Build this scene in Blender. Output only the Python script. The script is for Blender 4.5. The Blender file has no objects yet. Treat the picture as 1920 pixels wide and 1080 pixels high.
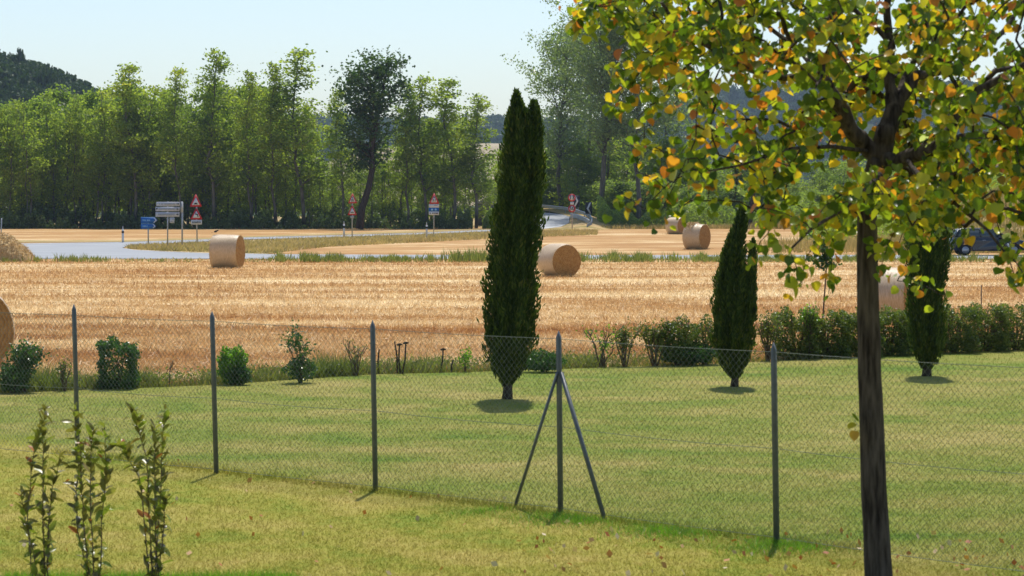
import bpy, math, random
import numpy as np
R = math.radians
sc = bpy.context.scene
COL = sc.collection
F = 4400.0; HC = 3.0; TH = math.atan(165 / F)
# ------------------------------------------------------------------ camera, sky, sun, exposure
cd = bpy.data.cameras.new('camera'); cam = bpy.data.objects.new('camera', cd); COL.objects.link(cam)
cam.location = (0, 0, HC); cam.rotation_euler = (R(90) - TH, 0, 0)
cd.sensor_width = 36; cd.lens = F / 1920 * 36; cd.clip_start = 0.5; cd.clip_end = 6000
cd.dof.use_dof = True; cd.dof.focus_distance = 55; cd.dof.aperture_fstop = 5.5
sc.camera = cam
SUN_EL, SUN_AZ = R(63), R(8)            # high sun beyond the scene, a little to the right
w = bpy.data.worlds.new('World'); sc.world = w; w.use_nodes = True
nt = w.node_tree; nt.nodes.clear()
sky = nt.nodes.new('ShaderNodeTexSky'); sky.sky_type = 'NISHITA'; sky.sun_disc = False
sky.sun_elevation = SUN_EL; sky.sun_rotation = SUN_AZ; sky.altitude = 100
sky.air_density = 1.0; sky.dust_density = 1.0; sky.ozone_density = 2.6
bg = nt.nodes.new('ShaderNodeBackground'); bg.inputs[1].default_value = 0.15
wo = nt.nodes.new('ShaderNodeOutputWorld')
nt.links.new(sky.outputs[0], bg.inputs[0]); nt.links.new(bg.outputs[0], wo.inputs[0])
sl = bpy.data.lights.new('sun', 'SUN'); sl.energy = 4.6; sl.angle = R(0.53); sl.color = (1.0, .955, .88)
so = bpy.data.objects.new('sun', sl); COL.objects.link(so)
so.rotation_euler = (math.pi / 2 - SUN_EL, 0, math.pi - SUN_AZ); so.location = (0, 0, 150)
vs = sc.view_settings; vs.view_transform = 'Standard'; vs.look = 'None'; vs.exposure = 0.0; vs.gamma = 1.0; vs.use_curve_mapping = False
sc.render.engine = 'CYCLES'
cy = sc.cycles; cy.use_denoising = True; cy.max_bounces = 7; cy.diffuse_bounces = 3; cy.transmission_bounces = 5
cy.glossy_bounces = 2; cy.volume_bounces = 0; cy.transparent_max_bounces = 8; cy.caustics_reflective = False; cy.caustics_refractive = False
try: cy.denoiser = 'OPENIMAGEDENOISE'
except Exception: pass

# ------------------------------------------------------------------ measuring helpers (photo 1920 x 1080 -> metres)
cT, sT = math.cos(TH), math.sin(TH)
def P(px, py, d):
    a = (px - 960) / F; b = (540 - py) / F
    t = d / (cT + b * sT)
    return np.array([t * a, d, HC + t * (b * cT - sT)])
def G(px, py, z=0.0):
    a = (px - 960) / F; b = (540 - py) / F
    t = (z - HC) / (b * cT - sT)
    return np.array([t * a, t * (cT + b * sT), z])
def onground(px, d, z=0.0):
    return np.array([(px - 960) / F * d, d, z])

# ------------------------------------------------------------------ mesh helpers
class MB:
    def __init__(s): s.V = []; s.F = []; s.n = 0
    def add(s, v, *fs):
        v = np.asarray(v, float).reshape(-1, 3); s.V.append(v)
        for f in fs:
            f = np.asarray(f, int)
            if f.ndim == 1: f = f[None]
            s.F.append(f + s.n)
        s.n += len(v); return s
    def box(s, c, sz, rz=0.0, taper=1.0):
        x, y, z = np.array(sz) / 2
        v = np.array([[a * x * (taper if k > 0 else 1), b * y * (taper if k > 0 else 1), k * z] for k in (-1, 1) for a, b in ((-1, -1), (1, -1), (1, 1), (-1, 1))])
        q = np.array([[math.cos(rz), -math.sin(rz), 0], [math.sin(rz), math.cos(rz), 0], [0, 0, 1]])
        return s.add(v @ q.T + np.array(c), [[3, 2, 1, 0], [4, 5, 6, 7], [0, 1, 5, 4], [1, 2, 6, 5], [2, 3, 7, 6], [3, 0, 4, 7]])
    def tube(s, pts, rad, sides=6, cap=True):
        pts = np.asarray(pts, float); n = len(pts)
        rad = np.broadcast_to(np.asarray(rad, float), (n,))
        t = np.gradient(pts, axis=0); t /= np.linalg.norm(t, axis=1)[:, None] + 1e-9
        ref = np.array([0, 1, 0]) if abs(t[:, 1]).max() < .95 else np.array([1, 0, 0.3])
        u = np.cross(t, ref); u /= np.linalg.norm(u, axis=1)[:, None] + 1e-9
        w_ = np.cross(t, u)
        an = np.arange(sides) * 2 * math.pi / sides
        v = pts[:, None] + rad[:, None, None] * (np.cos(an)[None, :, None] * u[:, None] + np.sin(an)[None, :, None] * w_[:, None])
        i = np.arange(n - 1)[:, None] * sides; j = np.arange(sides)[None]; k = (j + 1) % sides
        f = np.stack([i + j, i + k, i + sides + k, i + sides + j], -1).reshape(-1, 4)
        s.add(v.reshape(-1, 3), f)
        if cap:
            s.F.append(np.arange(sides)[None, ::-1] + s.n - n * sides); s.F.append(np.arange(sides)[None] + s.n - sides)
        return s
    def prism(s, outline, depth, org, ux, uz, un):
        """flat outline (2-D) in the plane ux, uz at org, thickness depth towards un"""
        o = np.asarray(outline, float); n = len(o); ux, uz, un = map(np.asarray, (ux, uz, un))
        a = np.asarray(org) + o[:, :1] * ux + o[:, 1:] * uz; b = a + depth * un
        i = np.arange(n); k = (i + 1) % n
        return s.add(np.vstack([a, b]), np.arange(n)[None, ::-1], (np.arange(n) + n)[None], np.stack([i, k, k + n, i + n], -1))
    def mesh(s, name, smooth=False, org=None):
        V = np.vstack(s.V) if s.V else np.zeros((0, 3))
        if org is not None: V = V - np.asarray(org)
        me = bpy.data.meshes.new(name)
        me.vertices.add(len(V)); me.vertices.foreach_set('co', V.astype(np.float32).ravel())
        tot = np.concatenate([np.full(len(f), f.shape[1]) for f in s.F]); idx = np.concatenate([f.ravel() for f in s.F])
        st = np.concatenate([[0], np.cumsum(tot)[:-1]])
        me.loops.add(len(idx)); me.loops.foreach_set('vertex_index', idx.astype(np.int32))
        me.polygons.add(len(tot)); me.polygons.foreach_set('loop_start', st.astype(np.int32)); me.polygons.foreach_set('loop_total', tot.astype(np.int32))
        if smooth: me.polygons.foreach_set('use_smooth', np.ones(len(tot), bool))
        me.update(calc_edges=True); return me

def ob(name, me, mat=None, parent=None, loc=(0, 0, 0), rot=(0, 0, 0), kind=None):
    o = bpy.data.objects.new(name, me); COL.objects.link(o)
    if mat is not None and me is not None and not me.materials: me.materials.append(mat)
    o.location = loc; o.rotation_euler = rot
    if parent is not None: o.parent = parent
    if kind: o['kind'] = kind
    return o
def thing(name, loc, label, cat, group=None, rz=0.0, me=None, mat=None):
    o = ob(name, me, mat, None, tuple(float(c) for c in loc), (0, 0, rz))
    o['label'] = label; o['category'] = cat
    if group: o['group'] = group
    return o
def part(name, mb, mat, parent, smooth=False, world=False, kind=None, label=None):
    me = mb if isinstance(mb, bpy.types.Mesh) else mb.mesh(name, smooth, parent.location if world else None)
    o = ob(name, me, mat, parent, kind=kind)
    if label: o['label'] = label
    return o
def struct(name, mb, mat, smooth=False):
    return ob(name, mb.mesh(name, smooth), mat, kind='structure')
def stuff(name, me, mat, label, cat):
    o = ob(name, me if isinstance(me, bpy.types.Mesh) else me.mesh(name), mat, kind='stuff'); o['label'] = label; o['category'] = cat; return o

# ------------------------------------------------------------------ materials
class NT:
    def __init__(s, name):
        s.m = bpy.data.materials.new(name); s.m.use_nodes = True; s.t = s.m.node_tree; s.t.nodes.clear()
        s.out = s.n('ShaderNodeOutputMaterial')
    def n(s, typ, **kw):
        x = s.t.nodes.new(typ)
        for k, v in kw.items(): setattr(x, k, v)
        return x
    def l(s, a, b): s.t.links.new(a, b)
    def val(s, sock, v):
        if hasattr(v, 'is_linked') or isinstance(v, bpy.types.NodeSocket): s.l(v, sock)
        else: sock.default_value = v
    def math(s, op, a, b=0.0, clamp=False):
        x = s.n('ShaderNodeMath', operation=op, use_clamp=clamp); s.val(x.inputs[0], a); s.val(x.inputs[1], b); return x.outputs[0]
    def pos(s, scale=(1, 1, 1), obj=False, rotz=0.0):
        src = s.n('ShaderNodeTexCoord').outputs['Object'] if obj else s.n('ShaderNodeNewGeometry').outputs['Position']
        mp = s.n('ShaderNodeMapping'); mp.inputs['Scale'].default_value = scale; mp.inputs['Rotation'].default_value = (0, 0, rotz)
        s.l(src, mp.inputs['Vector']); return mp.outputs[0]
    def noise(s, vec, scale, detail=3, rough=.55, dist=0.0):
        x = s.n('ShaderNodeTexNoise'); x.inputs['Scale'].default_value = scale; x.inputs['Detail'].default_value = detail
        x.inputs['Roughness'].default_value = rough; x.inputs['Distortion'].default_value = dist; s.l(vec, x.inputs['Vector']); return x.outputs['Fac']
    def ramp(s, fac, stops, interp='LINEAR'):
        x = s.n('ShaderNodeValToRGB'); x.color_ramp.interpolation = interp; e = x.color_ramp.elements
        while len(e) < len(stops): e.new(0.5)
        for k, (p, c) in enumerate(stops):
            e[k].position = p; e[k].color = (*c, 1) if not isinstance(c, (int, float)) else (c, c, c, 1)
        s.l(fac, x.inputs[0]); return x.outputs[0]
    def mix(s, f, a, b, blend='MIX'):
        x = s.n('ShaderNodeMix', data_type='RGBA', blend_type=blend)
        s.val(x.inputs[0], f)
        for sock, v in ((x.inputs[6], a), (x.inputs[7], b)):
            if isinstance(v, tuple): sock.default_value = (*v, 1)
            else: s.l(v, sock)
        return x.outputs[2]
    def bsdf(s, col, rough=.8, spec=.3, metal=0.0, bump=None, bstr=.3, bdist=.02, transl=0.0, tcol=None, coat=0):
        p = s.n('ShaderNodeBsdfPrincipled'); p.inputs['Roughness'].default_value = rough; p.inputs['Specular IOR Level'].default_value = spec
        p.inputs['Metallic'].default_value = metal; p.inputs['Coat Weight'].default_value = coat
        if isinstance(col, tuple): p.inputs['Base Color'].default_value = (*col, 1)
        else: s.l(col, p.inputs['Base Color'])
        if bump is not None:
            b = s.n('ShaderNodeBump'); b.inputs['Strength'].default_value = bstr; b.inputs['Distance'].default_value = bdist
            s.l(bump, b.inputs['Height']); s.l(b.outputs[0], p.inputs['Normal'])
        res = p.outputs[0]
        if transl:
            tr = s.n('ShaderNodeBsdfTranslucent'); c = tcol if tcol is not None else col
            if isinstance(c, tuple): tr.inputs[0].default_value = (*c, 1)
            else: s.l(c, tr.inputs[0])
            mx = s.n('ShaderNodeMixShader'); mx.inputs[0].default_value = transl; s.l(res, mx.inputs[1]); s.l(tr.outputs[0], mx.inputs[2]); res = mx.outputs[0]
        s.l(res, s.out.inputs[0]); return s.m

def pm(name, c1, c2, scale=6, rough=.8, spec=.3, bump=.3, stretch=(1, 1, 1), obj=True, metal=0.0, bdist=.02, transl=0, coat=0):
    t = NT(name); f = t.noise(t.pos(stretch, obj), scale, 5)
    return t.bsdf(t.ramp(f, [(.32, c1), (.68, c2)]), rough, spec, metal, f if bump else None, bump, bdist, transl, coat=coat)

def leafmat(name, stops, transl=.4, rough=.5, spec=.4, boost=1.6, clump=0.0, cscale=.5, glow=(1.0, 1.15, .45)):
    """stops: colour by a random number that every leaf carries; light also comes through the leaf"""
    t = NT(name); g = t.n('ShaderNodeNewGeometry'); oi = t.n('ShaderNodeObjectInfo')
    r = t.math('FRACT', t.math('ADD', g.outputs['Random Per Island'], oi.outputs['Random']))
    if clump:
        n = t.noise(t.pos(), cscale, 2)
        r = t.math('ADD', t.math('MULTIPLY', r, 1 - clump), t.math('MULTIPLY', t.math('MULTIPLY_ADD', n, 2.2), clump), clamp=True) if False else \
            t.math('ADD', t.math('MULTIPLY', r, 1 - clump), t.math('MULTIPLY', t.math('SUBTRACT', t.math('MULTIPLY', n, 2.4), .7, clamp=True), clump), clamp=True)
    c = t.ramp(r, stops)
    tc = t.mix(1.0, c, tuple(boost * k for k in glow), 'MULTIPLY')
    return t.bsdf(c, rough, spec, transl=transl, tcol=tc)

# fence line, needed by the lawn: one side is drier
FA, FE = np.array([-3.245, 25.73]), np.array([2.31, 20.53])
fdir = (FE - FA) / np.linalg.norm(FE - FA); fn = np.array([-fdir[1], fdir[0]])
if fn[1] < 0: fn = -fn
fc = float(fn @ FA)

def lawn_colour(t, bladey=False):
    p = t.pos()
    xyz = t.n('ShaderNodeSeparateXYZ'); t.l(t.n('ShaderNodeNewGeometry').outputs['Position'], xyz.inputs[0])
    side = t.math('SUBTRACT', t.math('ADD', t.math('MULTIPLY', xyz.outputs[0], float(fn[0])), t.math('MULTIPLY', xyz.outputs[1], float(fn[1]))), fc)
    band = t.noise(t.pos((.10, .25, .1), rotz=.22), 1.3, 4, .6, .9)
    patch = t.noise(p, .8, 4, .6); fine = t.noise(p, 9, 3, .7)
    f = t.math('ADD', t.math('MULTIPLY', band, .55), t.math('MULTIPLY', patch, .45))
    f = t.math('ADD', f, t.math('MULTIPLY', t.math('SUBTRACT', fine, .5), .22))
    far = t.ramp(f, [(.34, (.105, .178, .022)), (.44, (.18, .217, .034)), (.53, (.25, .243, .056)), (.64, (.34, .285, .092))])
    near = t.ramp(t.math('ADD', t.math('MULTIPLY', patch, .7), t.math('MULTIPLY', fine, .3)), [(.36, (.18, .23, .028)), (.48, (.285, .268, .045)), (.64, (.38, .31, .085))])
    s2 = t.math('ADD', t.math('MULTIPLY', side, 1.6), t.math('MULTIPLY', t.math('SUBTRACT', t.math('ADD', patch, t.math('MULTIPLY', xyz.outputs[0], .055)), .55), 2.2))
    s2 = t.math('ADD', s2, .5, clamp=True)
    return t.mix(s2, near, far), fine

def straw_colour(t):
    band = t.noise(t.pos((.05, .32, .1), rotz=-.05), 1.0, 5, .66, 1.3)
    broad = t.noise(t.pos((.014, .11, .1)), 1.0, 3, .6, 1.2)
    fine = t.noise(t.pos((1.0, 2.0, 1)), 3.2, 4, .75)
    f = t.math('ADD', t.math('MULTIPLY', band, .76), t.math('MULTIPLY', broad, .12))
    f = t.math('ADD', f, t.math('MULTIPLY', fine, .32))
    return t.ramp(f, [(.44, (.41, .19, .058)), (.54, (.49, .265, .090)), (.61, (.62, .40, .17)), (.68, (.86, .68, .40))]), fine

t = NT('lawn_soil'); c, fi = lawn_colour(t); M_lawn = t.bsdf(c, .95, .1, bump=fi, bstr=.5, bdist=.03)
t = NT('lawn_blade'); c, fi = lawn_colour(t); g = t.n('ShaderNodeNewGeometry')
c = t.mix(1.0, c, t.ramp(g.outputs['Random Per Island'], [(0, (.75, .78, .7)), (.6, (1.15, 1.15, 1.1)), (.93, (1.3, 1.25, 1.3)), (1, (1.9, 1.7, 1.9))]), 'MULTIPLY')
M_blade = t.bsdf(c, .75, .1, transl=.45)
t = NT('stubble_soil'); c, fi = straw_colour(t); M_field = t.bsdf(c, .95, .1, bump=fi, bstr=.5, bdist=.06)
t = NT('stubble_straw'); c, fi = straw_colour(t); g = t.n('ShaderNodeNewGeometry')
c = t.mix(1.0, c, t.ramp(g.outputs['Random Per Island'], [(0, (.7, .66, .6)), (.5, (1.05, 1.05, 1.05)), (.85, (1.2, 1.25, 1.3)), (1, (1.35, 1.5, 1.8))]), 'MULTIPLY')
M_straw = t.bsdf(c, .5, .45, transl=.35)
t = NT('orange_field'); b_ = t.noise(t.pos((.03, .075, .1)), 1.0, 5, .75, .8); f_ = t.noise(t.pos((.16, .3, 1)), 1.0, 4, .75)
c = t.ramp(t.math('ADD', t.math('MULTIPLY', b_, .6), t.math('MULTIPLY', f_, .4)), [(.38, (.34, .175, .062)), (.48, (.42, .235, .090)), (.54, (.52, .33, .145)), (.61, (.74, .57, .33))])
M_field2 = t.bsdf(c, .95, .1, bump=f_, bstr=.4, bdist=.08)
t = NT('dry_verge'); f_ = t.noise(t.pos((.35, .8, .5)), .9, 5, .65)
M_verge = t.bsdf(t.ramp(f_, [(.36, (.20, .19, .06)), (.45, (.34, .26, .10)), (.57, (.48, .33, .15)), (.70, (.60, .46, .26))]), .95, .1, bump=f_, bstr=.8, bdist=.2)
t = NT('asphalt'); f_ = t.noise(t.pos((.25, 1, 1)), .8, 5, .6)
M_road = t.bsdf(t.ramp(f_, [(.35, (.25, .26, .27)), (.65, (.35, .36, .365))]), .68, .3, bump=t.noise(t.pos(), 40, 3), bstr=.15, bdist=.01)
M_line = pm('road_paint', (.55, .55, .52), (.72, .72, .70), 3, .7)
M_post = pm('fence_paint', (.075, .090, .105), (.115, .13, .145), 14, .45, .5, .1)
M_wire = pm('fence_wire', (.11, .14, .10), (.18, .21, .17), 10, .5, .4, 0)
M_bark = pm('bark_dark', (.030, .022, .018), (.085, .066, .052), 16, .9, .2, .9, (1, 1, .22), bdist=.02)
M_trunk = pm('near_trunk_bark', (.018, .013, .010), (.13, .105, .085), 26, .92, .15, 1.0, (1, 1, .13), bdist=.03)
M_barkfar = pm('bark_grey', (.07, .062, .05), (.20, .18, .145), 3, .9, .2, .5, (1, 1, .3))
M_twig = pm('twig_bark', (.10, .065, .045), (.18, .13, .09), 8, .8, .2, .4)
M_net = pm('bale_wrap', (.46, .32, .17), (.68, .52, .33), 9, .45, .5, .8, (9, 1, 1), bdist=.01)
M_galv = pm('galvanised_steel', (.30, .31, .32), (.45, .46, .47), 5, .45, .5, .1, metal=.35)
M_red = pm('sign_red', (.46, .018, .02), (.56, .03, .03), 4, .45, .4, 0)
M_white = pm('sign_white', (.56, .56, .57), (.66, .66, .66), 4, .5, .4, 0)
M_black = pm('sign_black', (.012, .012, .013), (.022, .022, .024), 4, .5, .3, 0)
M_blue = pm('sign_blue', (.012, .10, .36), (.02, .14, .45), 3, .45, .4, 0)
M_ltblue = pm('sign_light_blue', (.25, .52, .80), (.34, .60, .86), 3, .45, .4, 0)
M_greypanel = pm('sign_grey_white', (.46, .46, .48), (.56, .56, .58), 5, .5, .4, 0)
M_greyprint = pm('sign_grey_print', (.22, .22, .25), (.28, .28, .31), 5, .5, .3, 0)
M_concrete = pm('concrete', (.10, .10, .11), (.18, .18, .18), 2, .9, .2, .4)
M_carpaint = pm('car_paint', (.008, .009, .016), (.014, .016, .026), 2, .25, .5, 0, coat=.8)
M_glass = pm('car_glass', (.03, .045, .05), (.05, .07, .075), 2, .06, .8, 0)
M_tyre = pm('tyre', (.015, .015, .016), (.03, .03, .03), 20, .9, .2, .4)
M_rim = pm('wheel_rim', (.35, .35, .37), (.45, .45, .47), 5, .35, .5, 0, metal=.6)
M_lamp = pm('car_lamp', (.55, .57, .6), (.7, .72, .75), 5, .15, .6, 0)
M_bird = pm('dark_feather', (.012, .011, .013), (.03, .028, .03), 20, .7, .3, .2)

def bale_end_mat():
    t = NT('bale_end'); tc = t.n('ShaderNodeTexCoord').outputs['Object']
    sp = t.n('ShaderNodeSeparateXYZ'); t.l(tc, sp.inputs[0])
    rr = t.math('SQRT', t.math('ADD', t.math('POWER', sp.outputs[1], 2.0), t.math('POWER', sp.outputs[2], 2.0)))
    ang = t.math('ARCTAN2', sp.outputs[2], sp.outputs[1])
    n = t.noise(t.pos((1, 1, 1), True), 9, 5, .75)
    ph = t.math('ADD', t.math('ADD', t.math('MULTIPLY', rr, 95), ang), t.math('MULTIPLY', n, 14))
    sw = t.math('MULTIPLY_ADD', t.math('SINE', ph), .5); sw = t.math('ADD', t.math('MULTIPLY', t.math('SINE', ph), .09), n)
    return t.bsdf(t.ramp(sw, [(.2, (.22, .11, .03)), (.5, (.38, .21, .07)), (.85, (.52, .33, .13))]), .9, .15, bump=sw, bstr=.8, bdist=.03)
M_end = bale_end_mat()
M_hay = pm('loose_hay', (.34, .20, .07), (.66, .48, .24), 9, .85, .2, 1.0, (1, 1, 1), bdist=.05)
M_haystraw = leafmat('hay_straw', [(0, (.34, .20, .07)), (.5, (.55, .38, .16)), (1, (.80, .64, .36))], .2, .5, .4, 1.0, glow=(1, 1, .8))

M_locust = leafmat('locust_leaf', [(0, (.085, .13, .033)), (.3, (.155, .20, .042)), (.6, (.235, .275, .050)), (.85, (.33, .345, .07)), (1, (.42, .35, .12))], .55, .5, .3, 1.8, .55, .22)
M_locust2 = leafmat('locust_leaf_dark', [(0, (.085, .125, .035)), (.5, (.165, .21, .048)), (.85, (.235, .275, .058)), (1, (.31, .31, .08))], .55, .5, .3, 1.8, .5, .22)
M_pop = leafmat('poplar_leaf', [(0, (.11, .155, .065)), (.5, (.21, .265, .11)), (.85, (.30, .35, .15)), (1, (.42, .46, .34))], .42, .3, .6, 1.45, .4, .2)
M_dark = leafmat('dark_tree_leaf', [(0, (.030, .062, .014)), (.5, (.055, .105, .022)), (.9, (.10, .16, .03)), (1, (.18, .2, .12))], .35, .4, .4, 1.4, .4, .3)
M_wood = leafmat('woodland_leaf', [(0, (.028, .055, .016)), (.5, (.05, .085, .022)), (1, (.085, .12, .03))], .25, .6, .2, 1.2, .5, .02)
M_under = leafmat('undergrowth_leaf', [(0, (.06, .09, .032)), (.5, (.12, .165, .05)), (.88, (.21, .26, .08)), (1, (.42, .46, .36))], .4, .5, .4, 1.2, .5, .3)
M_cyp = leafmat('cypress_leaf', [(0, (.024, .045, .010)), (.45, (.05, .082, .015)), (.8, (.105, .135, .022)), (1, (.20, .17, .045))], .35, .65, .2, 1.5, .3, 3.0)
M_bushd = leafmat('dark_bush_leaf', [(0, (.022, .062, .014)), (.5, (.042, .105, .022)), (.9, (.09, .18, .035)), (1, (.3, .38, .22))], .35, .28, .55, 1.5, .3, 5)
M_bushl = leafmat('light_bush_leaf', [(0, (.05, .12, .015)), (.5, (.12, .24, .022)), (.9, (.22, .36, .04)), (1, (.4, .45, .15))], .45, .4, .4, 1.7, .3, 5)
M_hedge = leafmat('hedge_leaf', [(0, (.035, .06, .014)), (.35, (.085, .125, .024)), (.7, (.19, .21, .045)), (.95, (.18, .2, .06)), (1, (.36, .33, .22))], .35, .4, .4, 1.5, .45, 3)
M_weed = leafmat('weed_leaf', [(0, (.07, .10, .03)), (.4, (.14, .16, .05)), (.7, (.20, .21, .07)), (1, (.42, .33, .17))], .45, .5, .3, 1.4, .5, 1.2)
M_dryweed = leafmat('dry_weed', [(0, (.17, .18, .06)), (.4, (.34, .27, .11)), (1, (.62, .46, .24))], .4, .6, .2, 1.2, .5, .3, glow=(1, 1, .6))
M_laurel = leafmat('laurel_leaf', [(0, (.10, .092, .03)), (.35, (.20, .17, .058)), (.62, (.20, .22, .05)), (.85, (.22, .27, .04)), (.95, (.30, .26, .08)), (1, (.42, .12, .035))], .35, .33, .45, 1.5)
M_tree = leafmat('heart_leaf', [(0, (.045, .085, .014)), (.16, (.085, .145, .018)), (.36, (.175, .24, .026)), (.58, (.30, .34, .036)), (.74, (.46, .42, .042)), (.83, (.58, .40, .035)), (.90, (.58, .27, .045)), (.95, (.48, .15, .04)), (.985, (.11, .19, .03)), (1, (.55, .6, .5))], .55, .32, .45, 1.55, glow=(1.0, 1.05, .35))  # dark greens are leaf colour and also stand in for shading in the crown
M_fallen = leafmat('fallen_leaf', [(0, (.42, .12, .04)), (.5, (.5, .26, .09)), (1, (.66, .55, .36))], .2, .6, .3, 1.0)

# ------------------------------------------------------------------ ground, fields, roads
def sheet(name, pts, z, mat):
    p = [(float(q[0]), float(q[1]), z) for q in pts]
    return struct(name, MB().add(p, np.arange(len(p))), mat)
lawn_edge_px = [(-700, 760), (-200, 745), (0, 737), (200, 730), (400, 722), (550, 712), (700, 702), (900, 697), (1100, 690), (1300, 684), (1500, 675), (1650, 665), (1900, 655), (2300, 640)]
LE = [G(*q) for q in lawn_edge_px]
LEx = np.array([q[0] for q in LE]); LEy = np.array([q[1] for q in LE])
struct('ground', MB().add([(-2600, -60, -.12), (2600, -60, -.12), (2600, 4200, -.12), (-2600, 4200, -.12)], [0, 1, 2, 3]), M_verge)
sheet('lawn', [(-25, 2), (30, 2)] + [(q[0], q[1]) for q in LE[::-1]], 0.0, M_lawn)
sheet('stubble_field', [(q[0], q[1]) for q in LE] + [G(2600, 485)[:2], G(-900, 485)[:2]], -.02, M_field)
sheet('field_beyond_road', [G(-1500, 478)[:2], G(2600, 478)[:2], (330, 262), (-330, 262)], -.03, M_field2)
MR = MB().add([*(G(*q) for q in [(-1500, 485.5), (45, 485.5), (500, 485.5), (1000, 486), (1500, 486), (2700, 486), (2700, 478), (1500, 478.5), (1000, 479), (500, 477), (380, 475), (300, 472), (250, 468.5), (229, 465), (240, 461), (300, 457), (380, 453.2), (460, 449), (560, 446.8), (680, 443.3), (780, 440.2), (900, 434.5), (960, 432.5), (960, 430.3), (900, 431.5), (780, 437), (680, 439.8), (560, 443), (460, 445.6), (380, 449.4), (240, 454), (50, 456.5), (-1500, 457)])], np.arange(33))
MR.V[-1][:, 2] = .015
struct('road', MR, M_road)
# pale edge line of the side road and of the junction
def ribbon(mb, pts, w_, z):
    pts = np.array([p[:2] for p in pts]); tn = np.gradient(pts, axis=0); tn /= np.linalg.norm(tn, axis=1)[:, None]
    nn = np.stack([-tn[:, 1], tn[:, 0]], 1) * w_ / 2; n = len(pts)
    v = np.vstack([np.c_[pts + nn, np.full(n, z)], np.c_[pts - nn, np.full(n, z)]])
    i = np.arange(n - 1); mb.add(v, np.stack([i, i + 1, i + 1 + n, i + n], -1)); return mb
ml = MB()
ribbon(ml, [G(*q) for q in [(900, 432.2), (780, 437.8), (680, 440.5), (560, 443.8), (460, 446.4), (380, 450.2), (240, 455), (50, 457.6), (-400, 458)]], .22, .022)
ribbon(ml, [G(*q) for q in [(240, 468.6), (300, 471.5), (380, 474.3), (500, 476.6)]][::1], .2, .022)
struct('road_markings', ml, M_line)
# dry grass verge between the two roads and along them
sheet('verge', [G(*q)[:2] for q in [(232, 465.2), (250, 468), (300, 471), (380, 474.2), (500, 476), (560, 466), (700, 453), (900, 443), (960, 440), (960, 433), (900, 435), (780, 441), (680, 444), (560, 447.5), (460, 450), (380, 454), (300, 458), (242, 462)]], -.005, M_verge)
sheet('far_verge', [G(*q)[:2] for q in [(-300, 456), (240, 453), (380, 448.5), (460, 444.8), (560, 442), (680, 438.6), (780, 436), (900, 430.6), (960, 429.6), (960, 428), (820, 431), (700, 435), (560, 439), (400, 445), (240, 449.5), (-300, 452)]], -.008, M_verge)

# ramp that climbs to the bridge, and the bank beside it
rp = MB(); low = [(930, 432.8, 229), (970, 432, 231), (1005, 431, 234), (1030, 429, 238), (1052, 425, 243), (1067, 418, 249)]
top = [(930, 420, 250), (965, 404, 262), (1000, 398.5, 270), (1030, 399, 268), (1052, 401.5, 264), (1068, 406, 258)]
a_ = [P(*q) for q in low]; b_ = [P(*q) for q in top]; n = len(a_)
mid = [(p + q) / 2 + np.array([0, 0, -.08]) for p, q in zip(a_, b_)]
i = np.arange(n - 1)
rp.add(a_ + mid + b_, np.stack([i, i + 1, i + 1 + n, i + n], -1), np.stack([i + n, i + 1 + n, i + 1 + 2 * n, i + 2 * n], -1))
struct('ramp_road', rp, M_road, True)
el = MB(); ribbon3 = [(p + (q - p) * .04 + np.array([0, 0, .02]), p + (q - p) * .075 + np.array([0, 0, .02])) for p, q in zip(a_, b_)]
el.add([q[0] for q in ribbon3] + [q[1] for q in ribbon3], np.stack([i, i + 1, i + 1 + n, i + n], -1)); struct('ramp_marking', el, M_line)
bk = MB()
ring0 = [P(*q) for q in [(925, 433.6, 228), (1000, 432.8, 231), (1050, 431, 235), (1085, 430, 236), (1125, 429.5, 237), (1160, 428, 246), (1170, 424, 262), (1120, 418, 285), (1000, 415, 295), (900, 412, 300)]]
ring1 = [P(*q) for q in [(930, 433, 229), (1003, 431.4, 233.6), (1052, 425.6, 242.5), (1072, 418, 247), (1098, 420, 243), (1112, 414, 249), (1108, 404, 262), (1070, 393, 275), (1000, 388, 282), (925, 384, 288)]]
ring2 = [P(*q) for q in [(932, 432.9, 229.3), (1005, 431.2, 234), (1052, 425.2, 243), (1067, 418.2, 249), (1069, 412, 253), (1069, 407, 257), (1052, 401, 264.5), (1030, 396, 270), (1000, 392, 273), (945, 390, 275)]]
n = len(ring0); i = np.arange(n - 1)
for q in ring0: q[2] = min(q[2], -.1)
bk.add(ring0 + ring1 + ring2, np.stack([i, i + 1, i + 1 + n, i + n], -1), np.stack([i + n, i + 1 + n, i + 1 + 2 * n, i + 2 * n], -1))
struct('road_bank', bk, M_verge, True)
# rough bank on the right, behind the road with the car
rng = np.random.default_rng(5)
def mound(name, x0, x1, y0, y1, fn_, nx, ny, mat):
    xs = np.linspace(x0, x1, nx); ys = np.linspace(y0, y1, ny); X, Y = np.meshgrid(xs, ys)
    Z = np.vectorize(fn_)(X, Y); v = np.stack([X, Y, Z], -1).reshape(-1, 3)
    i, j = np.meshgrid(np.arange(nx - 1), np.arange(ny - 1)); k = (j * nx + i).ravel()
    return struct(name, MB().add(v, np.stack([k, k + 1, k + 1 + nx, k + nx], -1)), mat, True)
def sstep(a, b, x): q = min(1, max(0, (x - a) / (b - a))); return q * q * (3 - 2 * q)
def wob(x, y, s=1.0, k=0.0): return (math.sin(x * .11 * s + k) + math.sin(x * .23 * s + 1.3 + y * .05 * s + k) * .6 + math.sin(y * .17 * s + x * .07 * s + 2 * k) * .5) / 2.1
mound('right_bank', 22, 110, 134, 260, lambda x, y: -.1 + 3.6 * sstep(136, 160, y) * sstep(.158, .215, x / y) * (1 + .15 * wob(x, y, 3)), 60, 60, M_verge)
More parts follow.
